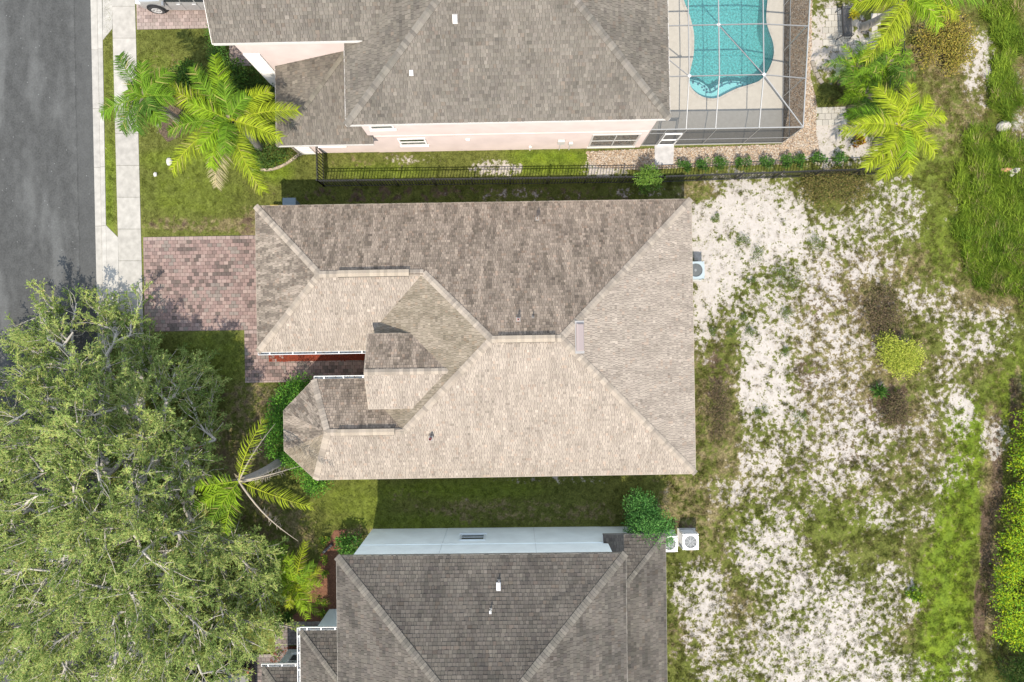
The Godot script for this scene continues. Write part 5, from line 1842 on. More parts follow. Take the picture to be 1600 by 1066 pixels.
	bp.chamfer_box(Vector3(0.488 * L, 0.42, 0), Vector3(0.14, 0.26, W * 0.82), 0.03)
	put("bumper", bp, M.paint, o)
	return o

# ---------------------------------------------------------------- yard things
func condenser(label: String, at: Vector3, w: float, body: Color, yaw: float) -> void:
	var o := thing("air_conditioner", label, "air conditioner", at, 0.0, "outdoor air conditioning units")
	o.rotation.y = yaw
	o.set_meta("org", Vector3.ZERO)
	var mb := MB.new()
	mb.col = Color(0.45, 0.44, 0.42)
	mb.box(Vector3(0, 0.04, 0), Vector3(w * 1.15, 0.08, w * 1.15))
	put("pad", mb, M.concrete, o)
	var h := 0.82
	mb = MB.new()
	mb.col = Color(0.12, 0.13, 0.13)
	mb.box(Vector3(0, 0.08 + h * 0.46, 0), Vector3(w * 0.90, h * 0.92, w * 0.90))
	mb.col = body
	for k in 9:
		mb.box(Vector3(0, 0.14 + k * 0.082, 0), Vector3(w * 0.96, 0.03, w * 0.96))
	for sx in [-1.0, 1.0]:
		for sz in [-1.0, 1.0]:
			mb.box(Vector3(sx * w * 0.46, 0.08 + h * 0.5, sz * w * 0.46), Vector3(w * 0.08, h, w * 0.08))
	put("cabinet", mb, M.paint, o)
	# top plate with a round opening
	mb = MB.new()
	mb.col = body
	var ro := w * 0.385
	var y := h + 0.09
	for s in 32:
		var a0 := TAU * s / 32
		var a1 := TAU * (s + 1) / 32
		var edge := func(a: float) -> Vector3:
			var k := w * 0.5 / maxf(absf(cos(a)), absf(sin(a)))
			k = minf(k, w * 0.62)
			return Vector3(cos(a) * k, y, sin(a) * k)
		mb.tri_up(Vector3(cos(a0) * ro, y, sin(a0) * ro), edge.call(a0), edge.call(a1))
		mb.tri_up(Vector3(cos(a0) * ro, y, sin(a0) * ro), edge.call(a1), Vector3(cos(a1) * ro, y, sin(a1) * ro))
		mb.quad(edge.call(a1) - Vector3.UP * 0.05, edge.call(a0) - Vector3.UP * 0.05, edge.call(a0), edge.call(a1))
	put("top_panel", mb, M.paint, o)
	mb = MB.new()
	mb.col = Color(0.02, 0.022, 0.024)
	mb.ring(Vector3(0, y - 0.16, 0), Vector3.UP, 0.0, ro, 0.02, 24)
	put("fan_well", mb, M.plain, o)
	mb = MB.new()
	mb.col = Color(0.62, 0.63, 0.64)
	mb.col = Color(0.25, 0.26, 0.27)
	mb.ring(Vector3(0, y - 0.10, 0), Vector3.UP, 0.0, w * 0.075, 0.07, 16)
	mb.col = Color(0.62, 0.63, 0.64)
	for k in 5:
		var a := TAU * k / 5 + 0.3
		var d := Vector3(cos(a), 0, sin(a))
		var t := Vector3(-sin(a), 0, cos(a))
		mb.quad(d * w * 0.09 + t * 0.05 + Vector3.UP * (y - 0.09), d * ro * 0.93 + t * 0.05 + Vector3.UP * (y - 0.08), d * ro * 0.93 - t * 0.03 + Vector3.UP * (y - 0.12), d * w * 0.09 - t * 0.03 + Vector3.UP * (y - 0.11))
	put("fan", mb, M.paint, o)
	mb = MB.new()
	mb.col = Color(0.12, 0.125, 0.13) if body.r < 0.5 else Color(0.55, 0.55, 0.56)
	for k in range(1, 8):
		mb.ring(Vector3(0, y + 0.012, 0), Vector3.UP, ro * k / 8.0 - 0.002, ro * k / 8.0 + 0.002, 0.006, 24)
	for k in 8:
		var a := TAU * k / 8
		mb.bar(Vector3(cos(a) * w * 0.09, y + 0.015, sin(a) * w * 0.09), Vector3(cos(a) * ro, y + 0.015, sin(a) * ro), 0.008, 0.008)
	put("fan_grille", mb, M.metal, o)

func build_bench() -> void:
	# dark metal park bench facing east, seen from above
	var c := P(1316, 41)
	var o := thing("garden_bench", "dark metal slatted bench on the white paver patio", "bench", c)
	o.set_meta("org", Vector3.ZERO)
	o.rotation.y = 0.05
	var dk := Color(0.045, 0.047, 0.05)
	var Lz := 1.42
	for k in 7:
		var mb := MB.new()
		mb.col = dk
		mb.box(Vector3(-0.18 + k * 0.068, 0.44 + 0.004 * k, 0), Vector3(0.048, 0.022, Lz))
		put("seat_slat", mb, M.black_metal, o)
	for k in 6:
		var mb := MB.new()
		mb.col = dk
		mb.box(Vector3(-0.25 - 0.022 * k, 0.52 + k * 0.072, 0), Vector3(0.022, 0.05, Lz), Basis(Vector3(0, 0, 1), 0.3))
		put("back_slat", mb, M.black_metal, o)
	for s in [-1.0, 1.0]:
		var z: float = s * (Lz * 0.5 - 0.02)
		var mb := MB.new()
		mb.col = dk
		mb.tube(PackedVector3Array([Vector3(0.34, 0.0, z), Vector3(0.28, 0.3, z), Vector3(0.27, 0.62, z), Vector3(0.18, 0.66, z), Vector3(-0.27, 0.66, z)]), PackedFloat32Array([0.022, 0.02, 0.02, 0.024, 0.02]), 8)
		put("armrest", mb, M.black_metal, o)
		mb = MB.new()
		mb.col = dk
		mb.tube(PackedVector3Array([Vector3(-0.36, 0.0, z), Vector3(-0.25, 0.42, z), Vector3(-0.38, 0.95, z)]), PackedFloat32Array([0.022, 0.022, 0.018]), 8)
		put("rear_leg", mb, M.black_metal, o)
		mb = MB.new()
		mb.col = dk
		mb.tube(PackedVector3Array([Vector3(-0.24, 0.42, z), Vector3(0.28, 0.42, z)]), PackedFloat32Array([0.02, 0.02]), 8)
		put("side_rail", mb, M.black_metal, o)

func build_bins() -> void:
	var o := thing("wheeled_bin", "blue grey wheeled bin tucked against the north wall of the tan house", "bin", P(462, 327))
	o.set_meta("org", Vector3.ZERO)
	var mb := MB.new()
	mb.col = Color(0.10, 0.14, 0.18)
	var b := [Vector2(0.24, 0.26), Vector2(0.30, 0.34)]
	for k in 4:
		var a0 := [Vector3(-b[0].x, 0.05, b[0].y), Vector3(b[0].x, 0.05, b[0].y), Vector3(b[0].x, 0.05, -b[0].y), Vector3(-b[0].x, 0.05, -b[0].y)]
		var a1 := [Vector3(-b[1].x, 1.0, b[1].y), Vector3(b[1].x, 1.0, b[1].y), Vector3(b[1].x, 1.0, -b[1].y), Vector3(-b[1].x, 1.0, -b[1].y)]
		mb.quad(a0[k], a0[(k + 1) % 4], a1[(k + 1) % 4], a1[k])
	put("body", mb, M.paint, o)
	mb = MB.new()
	mb.col = Color(0.13, 0.18, 0.22)
	mb.chamfer_box(Vector3(0, 1.03, 0), Vector3(0.66, 0.07, 0.74), 0.03)
	put("lid", mb, M.paint, o)
	mb = MB.new()
	mb.col = Color(0.08, 0.1, 0.12)
	mb.bar(Vector3(-0.25, 1.0, 0.42), Vector3(0.25, 1.0, 0.42), 0.03, 0.03)
	put("handle", mb, M.paint, o)
	for s in [-1.0, 1.0]:
		mb = MB.new()
		mb.col = Color(0.03, 0.03, 0.03)
		mb.ring(Vector3(0.27 * s, 0.13, 0.28), Vector3(1, 0, 0), 0.0, 0.13, 0.05, 16)
		put("wheel", mb, M.rubber, o)
	o = thing("yellow_crate", "yellow plastic crate peeping out from the north eave of the tan house", "crate", P(436, 331))
	o.set_meta("org", Vector3.ZERO)
	mb = MB.new()
	mb.col = Color(0.62, 0.44, 0.02)
	for s in [-1.0, 1.0]:
		mb.box(Vector3(0.29 * s, 0.2, 0), Vector3(0.03, 0.36, 0.44))
		mb.box(Vector3(0, 0.2, 0.22 * s), Vector3(0.61, 0.36, 0.03))
		mb.box(Vector3(0.31 * s, 0.37, 0), Vector3(0.04, 0.04, 0.52))
		mb.box(Vector3(0, 0.371, 0.25 * s), Vector3(0.64, 0.04, 0.04))
	mb.box(Vector3(0, 0.03, 0), Vector3(0.56, 0.03, 0.42))
	put("crate_body", mb, M.paint, o)
	mb = MB.new()
	mb.col = Color(0.45, 0.32, 0.03)
	mb.box(Vector3(0.05, 0.30, 0.02), Vector3(0.10, 0.12, 0.22))
	put("divider", mb, M.paint, o)

func bed(called: String, pts: PackedVector2Array, chips: int, col: Color, h := 0.02) -> void:
	# bark mulch: a thin layer with loose chips on it
	var mb := MB.new()
	mb.col = col * 0.8
	mb.prism(pts, -0.05, h)
	var o := struct(called, mb, M.mulch)
	var lo := Vector2(1e9, 1e9)
	var hi := -lo
	for p in pts:
		lo = lo.min(p)
		hi = hi.max(p)
	var cb := MB.new()
	for i in chips:
		var q := Vector2(rng.randf_range(lo.x, hi.x), rng.randf_range(lo.y, hi.y))
		if Geometry2D.is_point_in_polygon(q, pts):
			cb.col = col * rng.randf_range(0.5, 1.6)
			cb.box(Vector3(q.x, h + 0.008, q.y), Vector3(rng.randf_range(0.04, 0.11), 0.018, rng.randf_range(0.015, 0.035)), Basis(Vector3.UP, rng.randf() * TAU) * Basis(Vector3(0, 0, 1), rng.randf_range(-0.3, 0.3)))
	put("mulch_chips", cb, M.mulch, o, "stuff")

func build_beds_and_pavers() -> void:
	var red := [Color(0.15, 0.115, 0.10), Color(0.23, 0.165, 0.145), Color(0.31, 0.215, 0.19), Color(0.34, 0.24, 0.21), Color(0.37, 0.275, 0.24), Color(0.27, 0.225, 0.195)]
	paver_field([[-18.80, -11.6, -5.62, -0.78, true, false], [-13.70, -11.6, -0.77, 1.92, true, false], [-11.59, -6.3, 0.0, 1.92, true, false]], PHI_C, red, Color(0.42, 0.33, 0.30), "driveway")
	var pink := [Color(0.33, 0.26, 0.235), Color(0.40, 0.31, 0.28), Color(0.44, 0.35, 0.32), Color(0.36, 0.29, 0.26)]
	paver_field([[-18.9, -14.2, -20.0, -16.32, true, false], [-14.19, -11.9, -20.0, -14.35, false, false]], PHI_N, pink, Color(0.45, 0.37, 0.33), "neighbour_driveway")
	var grey := [Color(0.20, 0.175, 0.165), Color(0.27, 0.225, 0.21), Color(0.32, 0.265, 0.25), Color(0.24, 0.21, 0.20)]
	paver_field([[-12.3, -9.5, 14.25, 15.45, true, true], [-18.3, -11.62, 15.9, 20.0, true, false], [-12.3, -11.6, 15.45, 15.9, false, false]], PHI_S, grey, Color(0.40, 0.36, 0.33), "front_path")
	var rust := Color(0.20, 0.062, 0.030)
	bed("mulch_bed", PackedVector2Array([Vector2(-12.45, 0.62), Vector2(-7.2, 0.53), Vector2(-7.2, 0.97), Vector2(-12.45, 1.06)]), 500, Color(0.26, 0.045, 0.018), 0.06)
	bed("mulch_bed", poly_px([522, 829, 541, 827, 546, 846, 538, 876, 552, 905, 556, 968, 500, 978, 455, 984, 458, 962, 480, 944, 492, 905, 500, 868, 512, 850]), 1500, Color(0.27, 0.125, 0.07), 0.03)
	bed("mulch_bed", poly_px([431, 1011, 476, 1009, 476, 1026, 444, 1028, 430, 1052, 413, 1052]), 500, rust, 0.05)
	bed("mulch_bed", poly_px([248, 172, 268, 164, 288, 174, 290, 196, 280, 214, 262, 222, 248, 206]), 500, Color(0.17, 0.12, 0.085), 0.02)
	# concrete edging round the ground cover of the pink house
	var eb := Node3D.new()
	eb.name = "garden_edging"
	eb.set_meta("kind", "structure")
	add_child(eb)
	var pts := smooth_poly(poly_px([396, 262, 412, 266, 430, 264, 448, 256, 466, 243, 470, 238]), 4)
	for i in range(0, 19):
		var mb := MB.new()
		mb.col = Color(0.40, 0.33, 0.25) * rng.randf_range(0.85, 1.1)
		var a := pts[i]
		var b := pts[i + 1]
		mb.bar(Vector3(a.x, 0.05, a.y), Vector3(b.x, 0.05, b.y), 0.11, 0.12)
		put("edging_stone", mb, M.concrete, eb)
	# white paver patio
	var patio := Node3D.new()
	patio.name = "patio"
	patio.set_meta("kind", "structure")
	add_child(patio)
	var areas := [poly_px([1292, 14, 1336, 16, 1337, 58, 1372, 58, 1370, 76, 1285, 76]), poly_px([1358, 22, 1376, 20, 1374, 58, 1358, 58]), poly_px([1278, 166, 1318, 163, 1320, 194, 1278, 196])]
	var B := Basis(Vector3.UP, 0.03)
	for j in range(-56, -30):
		for i in range(44, 62):
			var q := B * Vector3(i * 0.315 + (0.15 if j % 2 else 0.0), 0.0, j * 0.315)
			for ar in areas:
				if Geometry2D.is_point_in_polygon(Vector2(q.x, q.z), ar):
					var mb := MB.new()
					mb.col = Color(0.56, 0.53, 0.47) * rng.randf_range(0.84, 1.08)
					mb.chamfer_box(q + Vector3.UP * (0.012 + rng.randf_range(0, 0.008)), Vector3(0.302, 0.06, 0.302), 0.012, B * Basis(Vector3.UP, rng.randf_range(-0.02, 0.02)))
					put("patio_slab", mb, M.stone, patio)
					break
	for q in [[1270, 100, 0.3], [1273, 109, 0.25], [1277, 118, 0.4], [1282, 127, 0.6]]:
		var mb := MB.new()
		mb.col = Color(0.36, 0.32, 0.27)
		mb.chamfer_box(P(q[0], q[1]) + Vector3.UP * 0.04, Vector3(0.20, 0.10, 0.30), 0.02, Basis(Vector3.UP, q[2]))
		put("edging_stone", mb, M.stone, patio)

func build_gravel() -> void:
	var stone := MB.new()
	var rg := RandomNumberGenerator.new()
	rg.seed = 77
	stone.col = Color.WHITE
	stone.blob(Vector3.ZERO, Vector3(1, 0.55, 0.75), 0.5, rg, 4, 6)
	var mesh := stone.commit()
	var area := poly_px([916, 237, 1008, 233, 1222, 226, 1225, -30, 1270, -30, 1266, 120, 1276, 160, 1275, 205, 1280, 236, 1230, 256, 1160, 258, 1060, 262, 1000, 266, 940, 262, 920, 256])
	var base := MB.new()
	base.col = Color(0.46, 0.37, 0.27)
	base.sheet(area, 0.006)
	struct("gravel_bed", base, M.mulch)
	var xf := []
	var cl := []
	while xf.size() < 15000:
		var q := P2(rng.randf_range(912, 1284), rng.randf_range(-30, 268))
		if not Geometry2D.is_point_in_polygon(q, area):
			continue
		var s := rng.randf_range(0.022, 0.055)
		xf.append(Transform3D(Basis.from_euler(Vector3(rng.randfn(0, 0.3), rng.randf() * TAU, rng.randfn(0, 0.3))).scaled_local(Vector3.ONE * s), Vector3(q.x, 0.012 + s * 0.2, q.y)))
		var t := rng.randf()
		cl.append(Color(0.62, 0.56, 0.48).lerp(Color(0.50, 0.33, 0.19), rng.randf() * 0.9) * rng.randf_range(0.7, 1.2) if t < 0.85 else Color(0.28, 0.20, 0.14))
	var o := scatter("gravel", mesh, M.stone, xf, cl, self)
	o.set_meta("label", "tan and white landscaping stones round the pool enclosure")
	o.set_meta("category", "gravel")

func tuft(blades: int, h: float, spread: float, w: float, lean: float) -> ArrayMesh:
	var mb := MB.new()
	for i in blades:
		var a := rng.randf() * TAU
		var r := spread * sqrt(rng.randf())
		var p := Vector3(cos(a) * r, 0, sin(a) * r)
		var b := rng.randf() * TAU
		var d := (Vector3(cos(b), 0, sin(b)) * lean * rng.randf_range(0.4, 1.3) + Vector3.UP).normalized()
		var l := h * rng.randf_range(0.6, 1.2)
		var s := d.cross(Vector3(cos(b + 1.3), 0.2, sin(b + 1.3))).normalized() * w
		mb.col = Color.WHITE * rng.randf_range(0.55, 0.98)
		var m := p + d * l * 0.55
		var tip := p + d * l + Vector3(cos(b), -0.2, sin(b)) * l * lean * 0.4
		mb.tri_up(p - s * 0.5, p + s * 0.5, m)
		mb.tri_up(m - s * 0.45, m + s * 0.45, tip)
		mb.tri_up(p - s * 0.5, p + s * 0.5, m + s * 0.4)
	return mb.commit()

func build_grass() -> void:
	var no_go := [
		PackedVector2Array([Vector2(-11.6, -5.9), Vector2(8.1, -6.2), Vector2(8.3, 5.85), Vector2(-9.0, 6.1), Vector2(-10.4, 5.0), Vector2(-10.4, 3.4), Vector2(-9.0, 2.0), Vector2(-11.6, 2.1)]),
		poly_px([219, 370, 440, 366, 440, 600, 382, 600, 382, 520, 222, 520]),
		poly_px([470, -40, 470, 236, 1008, 230, 1228, 225, 1232, -40]),
		poly_px([578, 826, 1010, 822, 1010, 1120, 500, 1120, 520, 960]),
		poly_px([165, 350, 228, 350, 232, 560, 165, 560]), poly_px([174, -60, 213, -60, 242, 1200, 196, 1200]), poly_px([205, -60, 400, -60, 400, 20, 330, 43, 212, 45]),
		poly_px([916, 237, 1225, 226, 1225, -30, 1270, -30, 1278, 205, 1240, 256, 1060, 262, 940, 262]), poly_px([1284, 12, 1376, 14, 1374, 78, 1284, 78]),
		poly_px([520, 828, 556, 828, 556, 978, 456, 984, 490, 905, 505, 860]), poly_px([345, 975, 480, 975, 480, 1120, 240, 1120, 240, 1015, 345, 1015])]
	var kinds := [tuft(14, 0.055, 0.10, 0.012, 0.9), tuft(20, 0.085, 0.12, 0.018, 1.3), tuft(46, 0.62, 0.22, 0.024, 0.75)]
	var xf := [[], [], []]
	var cl := [[], [], []]
	var tall := [poly_px([1550, -40, 1588, -40, 1586, 60, 1578, 130, 1572, 186, 1556, 176, 1552, 80]), poly_px([1508, 220, 1545, 215, 1560, 250, 1600, 235, 1640, 240, 1640, 450, 1570, 462, 1545, 440, 1510, 420, 1500, 360, 1500, 300])]
	var dens := FastNoiseLite.new()
	dens.seed = 14
	dens.frequency = 0.9
	for i in 240000:
		var px := rng.randf_range(150, 1640)
		var py := rng.randf_range(-30, 1100)
		var q := P2(px, py)
		if q.x < street_x(162, 169, q.y):
			continue
		var c := ground_at(q.x, q.y)
		if rng.randf() < c.a * 0.985:
			continue
		var bad := false
		for ng in no_go:
			if Geometry2D.is_point_in_polygon(q, ng):
				bad = true
				break
		if bad:
			continue
		var lot := px > 1040 and py > 270 or px > 1290
		var kind := 0
		if lot and rng.randf() < 0.42:
			kind = 1
		for t in tall:
			var jog := Vector2(dens.get_noise_2d(q.x * 0.8, q.y * 0.8 + 50.0), dens.get_noise_2d(q.x * 0.8 + 90.0, q.y * 0.8)) * 1.5
			if rng.randf() < 0.26 + 0.35 * dens.get_noise_2d(q.x * 0.7, q.y * 0.7 - 30.0) and Geometry2D.is_point_in_polygon(q + jog, t):
				kind = 2
		if kind == 1 and dens.get_noise_2d(q.x, q.y) < -0.1:
			continue
		var s := rng.randf_range(0.7, 1.3)
		var lean := Basis(Vector3(0, 0, 1), rng.randf_range(-0.35, 0.05)) if kind == 2 else Basis(Vector3(rng.randfn(0, 1), 0, rng.randfn(0, 1)).normalized(), rng.randfn(0, 0.15))
		xf[kind].append(Transform3D((lean * Basis(Vector3.UP, rng.randf() * TAU)).scaled_local(Vector3.ONE * s), Vector3(q.x, -0.004, q.y)))
		var g := Color(c.r, c.g, c.b) if c.a < 0.4 else Color(0.16, 0.15, 0.06)
		if kind == 1:
			g = g.lerp(Color(0.12, 0.15, 0.03), 0.4) if rng.randf() < 0.5 else g.lerp(Color(0.21, 0.16, 0.085), 0.6)
		if kind == 2:
			g = Color(0.06, 0.115, 0.014).lerp(Color(0.20, 0.27, 0.03), rng.randf()) if rng.randf() < 0.9 else Color(0.24, 0.19, 0.10)
		cl[kind].append(g * rng.randf_range(1.3, 2.3))
	# seedlings dotted over the bare sand
	for i in 60000:
		var px := rng.randf_range(1050, 1600)
		var py := rng.randf_range(280, 1100)
		var q := P2(px, py)
		var c := ground_at(q.x, q.y)
		if c.a < 0.35 or rng.randf() > (0.75 if py > 760 else 0.22) or Geometry2D.is_point_in_polygon(q, no_go[0]) or Geometry2D.is_point_in_polygon(q, no_go[3]):
			continue
		if dens.get_noise_2d(q.x * 2.2, q.y * 2.2) < 0.02:
			continue
		var s := rng.randf_range(0.35, 1.0)
		xf[1].append(Transform3D(Basis(Vector3.UP, rng.randf() * TAU).scaled_local(Vector3(s, s * 0.7, s)), Vector3(q.x, -0.004, q.y)))
		cl[1].append(Color(0.11, 0.155, 0.035).lerp(Color(0.17, 0.12, 0.07), 0.0 if rng.randf() < 0.62 else rng.randf_range(0.5, 1.0)) * rng.randf_range(0.9, 1.7))
	var names := ["lawn_grass", "weeds", "tall_grass"]
	var says := ["short mown grass of the lawns and verges", "low weeds and runners spreading over the sandy lot", "tall green reed grass along the right edge of the lot"]
	for k in 3:
		var o := scatter(names[k], kinds[k], M.grass, xf[k], cl[k], self)
		tag(o, says[k], "grass")

func build_shrubs() -> void:
	var deep := [Color(0.035, 0.095, 0.018), Color(0.055, 0.135, 0.022), Color(0.085, 0.18, 0.03)]
	var bright := [Color(0.09, 0.19, 0.025), Color(0.14, 0.25, 0.03), Color(0.07, 0.14, 0.02)]
	var olive := [Color(0.12, 0.12, 0.035), Color(0.17, 0.155, 0.05), Color(0.09, 0.10, 0.03), Color(0.20, 0.15, 0.06)]
	var brown := [Color(0.13, 0.095, 0.06), Color(0.09, 0.065, 0.045), Color(0.17, 0.13, 0.075), Color(0.10, 0.10, 0.04)]
	var gold := [Color(0.26, 0.23, 0.04), Color(0.20, 0.15, 0.045), Color(0.16, 0.16, 0.035), Color(0.30, 0.24, 0.05)]
	var lemon := [Color(0.33, 0.38, 0.012), Color(0.22, 0.34, 0.018), Color(0.12, 0.24, 0.02), Color(0.17, 0.31, 0.02), Color(0.27, 0.35, 0.015)]
	bush("ixora_hedge", "glossy green shrubs wrapped round the octagonal bay of the tan house", "hedge", P(450, 660), Vector3(1, 1.15, 1), 9000, 0.10, [Color(0.06, 0.17, 0.025), Color(0.10, 0.25, 0.03), Color(0.16, 0.33, 0.04), Color(0.045, 0.12, 0.02)], "", poly_px([440, 612, 468, 587, 486, 590, 486, 604, 462, 634, 458, 650, 458, 700, 478, 722, 505, 744, 509, 756, 500, 770, 484, 764, 470, 742, 452, 724, 432, 716, 418, 704, 419, 660, 424, 628], 0.8))
	bush("ground_cover", "dark green low shrubs filling the curved bed of the pink house", "shrub", P(410, 200), Vector3(1, 0.55, 1), 8500, 0.09, [Color(0.035, 0.075, 0.016), Color(0.055, 0.11, 0.02), Color(0.08, 0.14, 0.03)], "", poly_px([352, 172, 366, 112, 400, 100, 470, 112, 466, 236, 446, 254, 420, 261, 400, 259, 392, 236, 384, 212, 360, 200], 0.2))
	bush("broadleaf_shrub", "dark leafy shrub between the two palm crowns of the pink house lawn", "shrub", P(300, 126), Vector3(0.9, 0.8, 0.7), 1500, 0.13, [Color(0.05, 0.11, 0.02), Color(0.09, 0.17, 0.025), Color(0.13, 0.2, 0.03)])
	bush("broadleaf_shrub", "dark leafy shrub beside the entry roof corner of the pink house", "shrub", P(372, 130), Vector3(0.8, 0.9, 0.9), 1700, 0.13, [Color(0.04, 0.09, 0.018), Color(0.07, 0.14, 0.022), Color(0.10, 0.17, 0.03)])
	bush("clipped_hedge", "narrow dark hedge beside the pink house driveway", "hedge", P(334, 64), Vector3(0.3, 1.0, 1), 1600, 0.08, deep, "", poly_px([326, 36, 344, 34, 346, 96, 330, 98], 0.9))
	bush("lemon_hedge", "tall lime yellow hedge along the right edge of the lot", "hedge", P(1600, 820), Vector3(1.0, 1.9, 1.0), 24000, 0.115, lemon, "", poly_px([1616, 612, 1607, 660, 1602, 720, 1592, 790, 1580, 860, 1569, 925, 1564, 975, 1572, 1004, 1606, 1012, 1680, 1012, 1690, 612], 1.6))
	bush("dark_shrub", "dark feathery shrub in the bottom right corner", "shrub", P(1578, 1040), Vector3(1.3, 1.6, 1.0), 2600, 0.26, [Color(0.04, 0.09, 0.02), Color(0.07, 0.13, 0.025), Color(0.12, 0.16, 0.05)], "", PackedVector2Array(), 0.10)
	bush("broadleaf_shrub", "leafy green shrub at the corner of the blue house wall", "shrub", P(551, 845), Vector3(0.6, 1.1, 0.65), 750, 0.15, deep)
	bush("round_shrub", "small round dark green shrub below the short palm", "shrub", P(447, 962), Vector3(0.42, 0.6, 0.42), 800, 0.07, deep)
	bush("young_tree", "feathery bright green sapling beside the black fence", "tree", P(1005, 288), Vector3(0.72, 1.7, 0.6), 1500, 0.13, [Color(0.11, 0.20, 0.03), Color(0.17, 0.27, 0.05), Color(0.08, 0.15, 0.03)], "", PackedVector2Array(), 0.3)
	var em := [Color(0.065, 0.18, 0.04), Color(0.10, 0.25, 0.055), Color(0.15, 0.31, 0.08), Color(0.045, 0.12, 0.03)]
	bush("feathery_tree", "smaller feathery emerald tree lobe above the blue house side roof", "tree", P(992, 782, 0.0), Vector3(0.85, 2.2, 0.85), 3400, 0.12, em, "feathery trees by the blue house", PackedVector2Array(), 0.28)
	bush("feathery_tree", "larger feathery emerald tree overhanging the air conditioner of the blue house", "tree", P(1004, 812, 0.0), Vector3(1.25, 2.9, 1.05), 6000, 0.12, em, "feathery trees by the blue house", PackedVector2Array(), 0.28)
	bush("lime_shrub", "lime yellow rounded shrub standing alone on the sandy lot", "shrub", P(1398, 557), Vector3(1.15, 1.1, 1.0), 7500, 0.085, [Color(0.40, 0.43, 0.07), Color(0.32, 0.37, 0.05), Color(0.18, 0.24, 0.03), Color(0.46, 0.47, 0.10)], "", poly_px([1372, 540, 1384, 524, 1398, 536, 1420, 540, 1434, 556, 1426, 574, 1408, 588, 1394, 578, 1382, 560], 0.6), 0.4)
	bush("olive_scrub", "broad olive scrub bush just outside the black fence", "shrub", P(1300, 296), Vector3(2.1, 0.55, 0.95), 4200, 0.08, olive)
	bush("golden_scrub", "golden brown scrub bush beyond the east fence", "shrub", P(1466, 76), Vector3(1.7, 0.9, 1.8), 5200, 0.10, gold)
	bush("brown_scrub", "dark brown dead scrub above the lime shrub", "shrub", P(1375, 490), Vector3(1.0, 0.5, 1.5), 3000, 0.08, brown)
	bush("brown_scrub", "dark brown dead scrub below the lime shrub", "shrub", P(1392, 642), Vector3(0.8, 0.45, 0.9), 2000, 0.08, brown)
	bush("brown_scrub", "low brown scrub at the foot of the tan house east wall", "shrub", P(1118, 640), Vector3(0.7, 0.25, 1.9), 2400, 0.07, brown)
	bush("agave", "small spiky rosette plant on the sand below the lime shrub", "plant", P(1372, 612), Vector3(0.32, 0.4, 0.32), 90, 0.36, deep, "", PackedVector2Array(), 0.16)
	bush("small_shrub", "small yellow green plant by itself near the bright grass strip", "plant", P(1428, 927), Vector3(0.4, 0.4, 0.4), 240, 0.16, [Color(0.2, 0.28, 0.02), Color(0.09, 0.17, 0.02)])
	bush("croton", "orange and yellow croton at the foot of the feathery palm", "plant", P(1334, 222), Vector3(0.32, 0.5, 0.32), 240, 0.13, [Color(0.42, 0.22, 0.02), Color(0.3, 0.12, 0.02), Color(0.36, 0.3, 0.03)])
	bush("croton", "yellow flowering plant against the garden bench", "plant", P(1326, 30), Vector3(0.25, 0.6, 0.3), 200, 0.12, [Color(0.5, 0.42, 0.02), Color(0.3, 0.3, 0.03)])
	bush("croton", "orange flowering plant under the tall green palm", "plant", P(312, 134), Vector3(0.45, 0.6, 0.35), 300, 0.12, [Color(0.42, 0.30, 0.02), Color(0.2, 0.22, 0.03), Color(0.12, 0.18, 0.02)])
	var where := ["just left of", "below", "second below", "third below", "lowest beside"]
	var k := 0
	for q in [[509, 843], [508, 874], [509, 897], [505, 937], [508, 955]]:
		bush("mulch_plant", ["yellow green plant at the top of the mulch bed by the blue house", "second yellow green plant down the mulch bed by the blue house", "greener middle plant of the mulch bed by the blue house", "fourth plant down the mulch bed by the blue house", "lowest plant of the mulch bed by the blue house"][k], "plant", P(q[0], q[1]), Vector3(0.25, 0.3, 0.25), 130, 0.10, bright + [Color(0.3, 0.32, 0.04)], "small plants in the mulch bed")
		k += 1
	# shrubs along the inside of the fence
	k = 0
	for q in [[1065, 262], [1097, 260], [1121, 258], [1157, 257], [1196, 256], [1226, 254], [1246, 255], [1276, 251], [1306, 251]]:
		bush("fence_shrub", "small dark green shrub inside the black fence, %s from the concrete step pad" % ["first", "second", "third", "fourth", "fifth", "sixth", "seventh", "eighth", "ninth"][k], "shrub", P(q[0], q[1]), Vector3(rng.randf_range(0.32, 0.46), 0.55, 0.32), 420, 0.085, deep, "shrubs along the black fence")
		k += 1
	# weed mats on the sand
	var g2 := [Color(0.095, 0.145, 0.03), Color(0.13, 0.16, 0.04), Color(0.07, 0.115, 0.025)]
	for q in [[1228, 436, 1.0, 0.9, "biggest green weed mat on the white sand east of the tan house"], [1155, 378, 0.55, 0.4, "green weed mat closest to the fence shadow on the white sand"], [1180, 400, 0.4, 0.5, "upright oval weed mat right of the one by the fence shadow"], [1275, 382, 0.5, 0.6, "weed mat at the upper right of the white sand"], [1226, 490, 0.42, 0.5, "weed mat directly below the biggest one"], [1142, 520, 0.3, 0.3, "tiny round weed mat on the sand level with the lilac roof vent"], [1174, 516, 0.4, 0.35, "weed mat right of the tiny round one"], [1222, 552, 0.35, 0.32, "weed mat on the sand left of the lime shrub"], [1112, 520, 0.25, 0.3, "weed mat nearest the east eave of the tan house"], [1160, 496, 0.3, 0.28, "weed mat in the middle of the bare white sand"], [1118, 340, 0.3, 0.28, "weed mat above the air conditioner of the tan house"], [1248, 655, 0.5, 0.4, "brownish weed mat on the lower sand patch"], [1190, 640, 0.4, 0.35, "weed mat between the tan house and the brownish mat"], [1172, 440, 0.24, 0.2, "small weed mat left of the biggest one"]]:
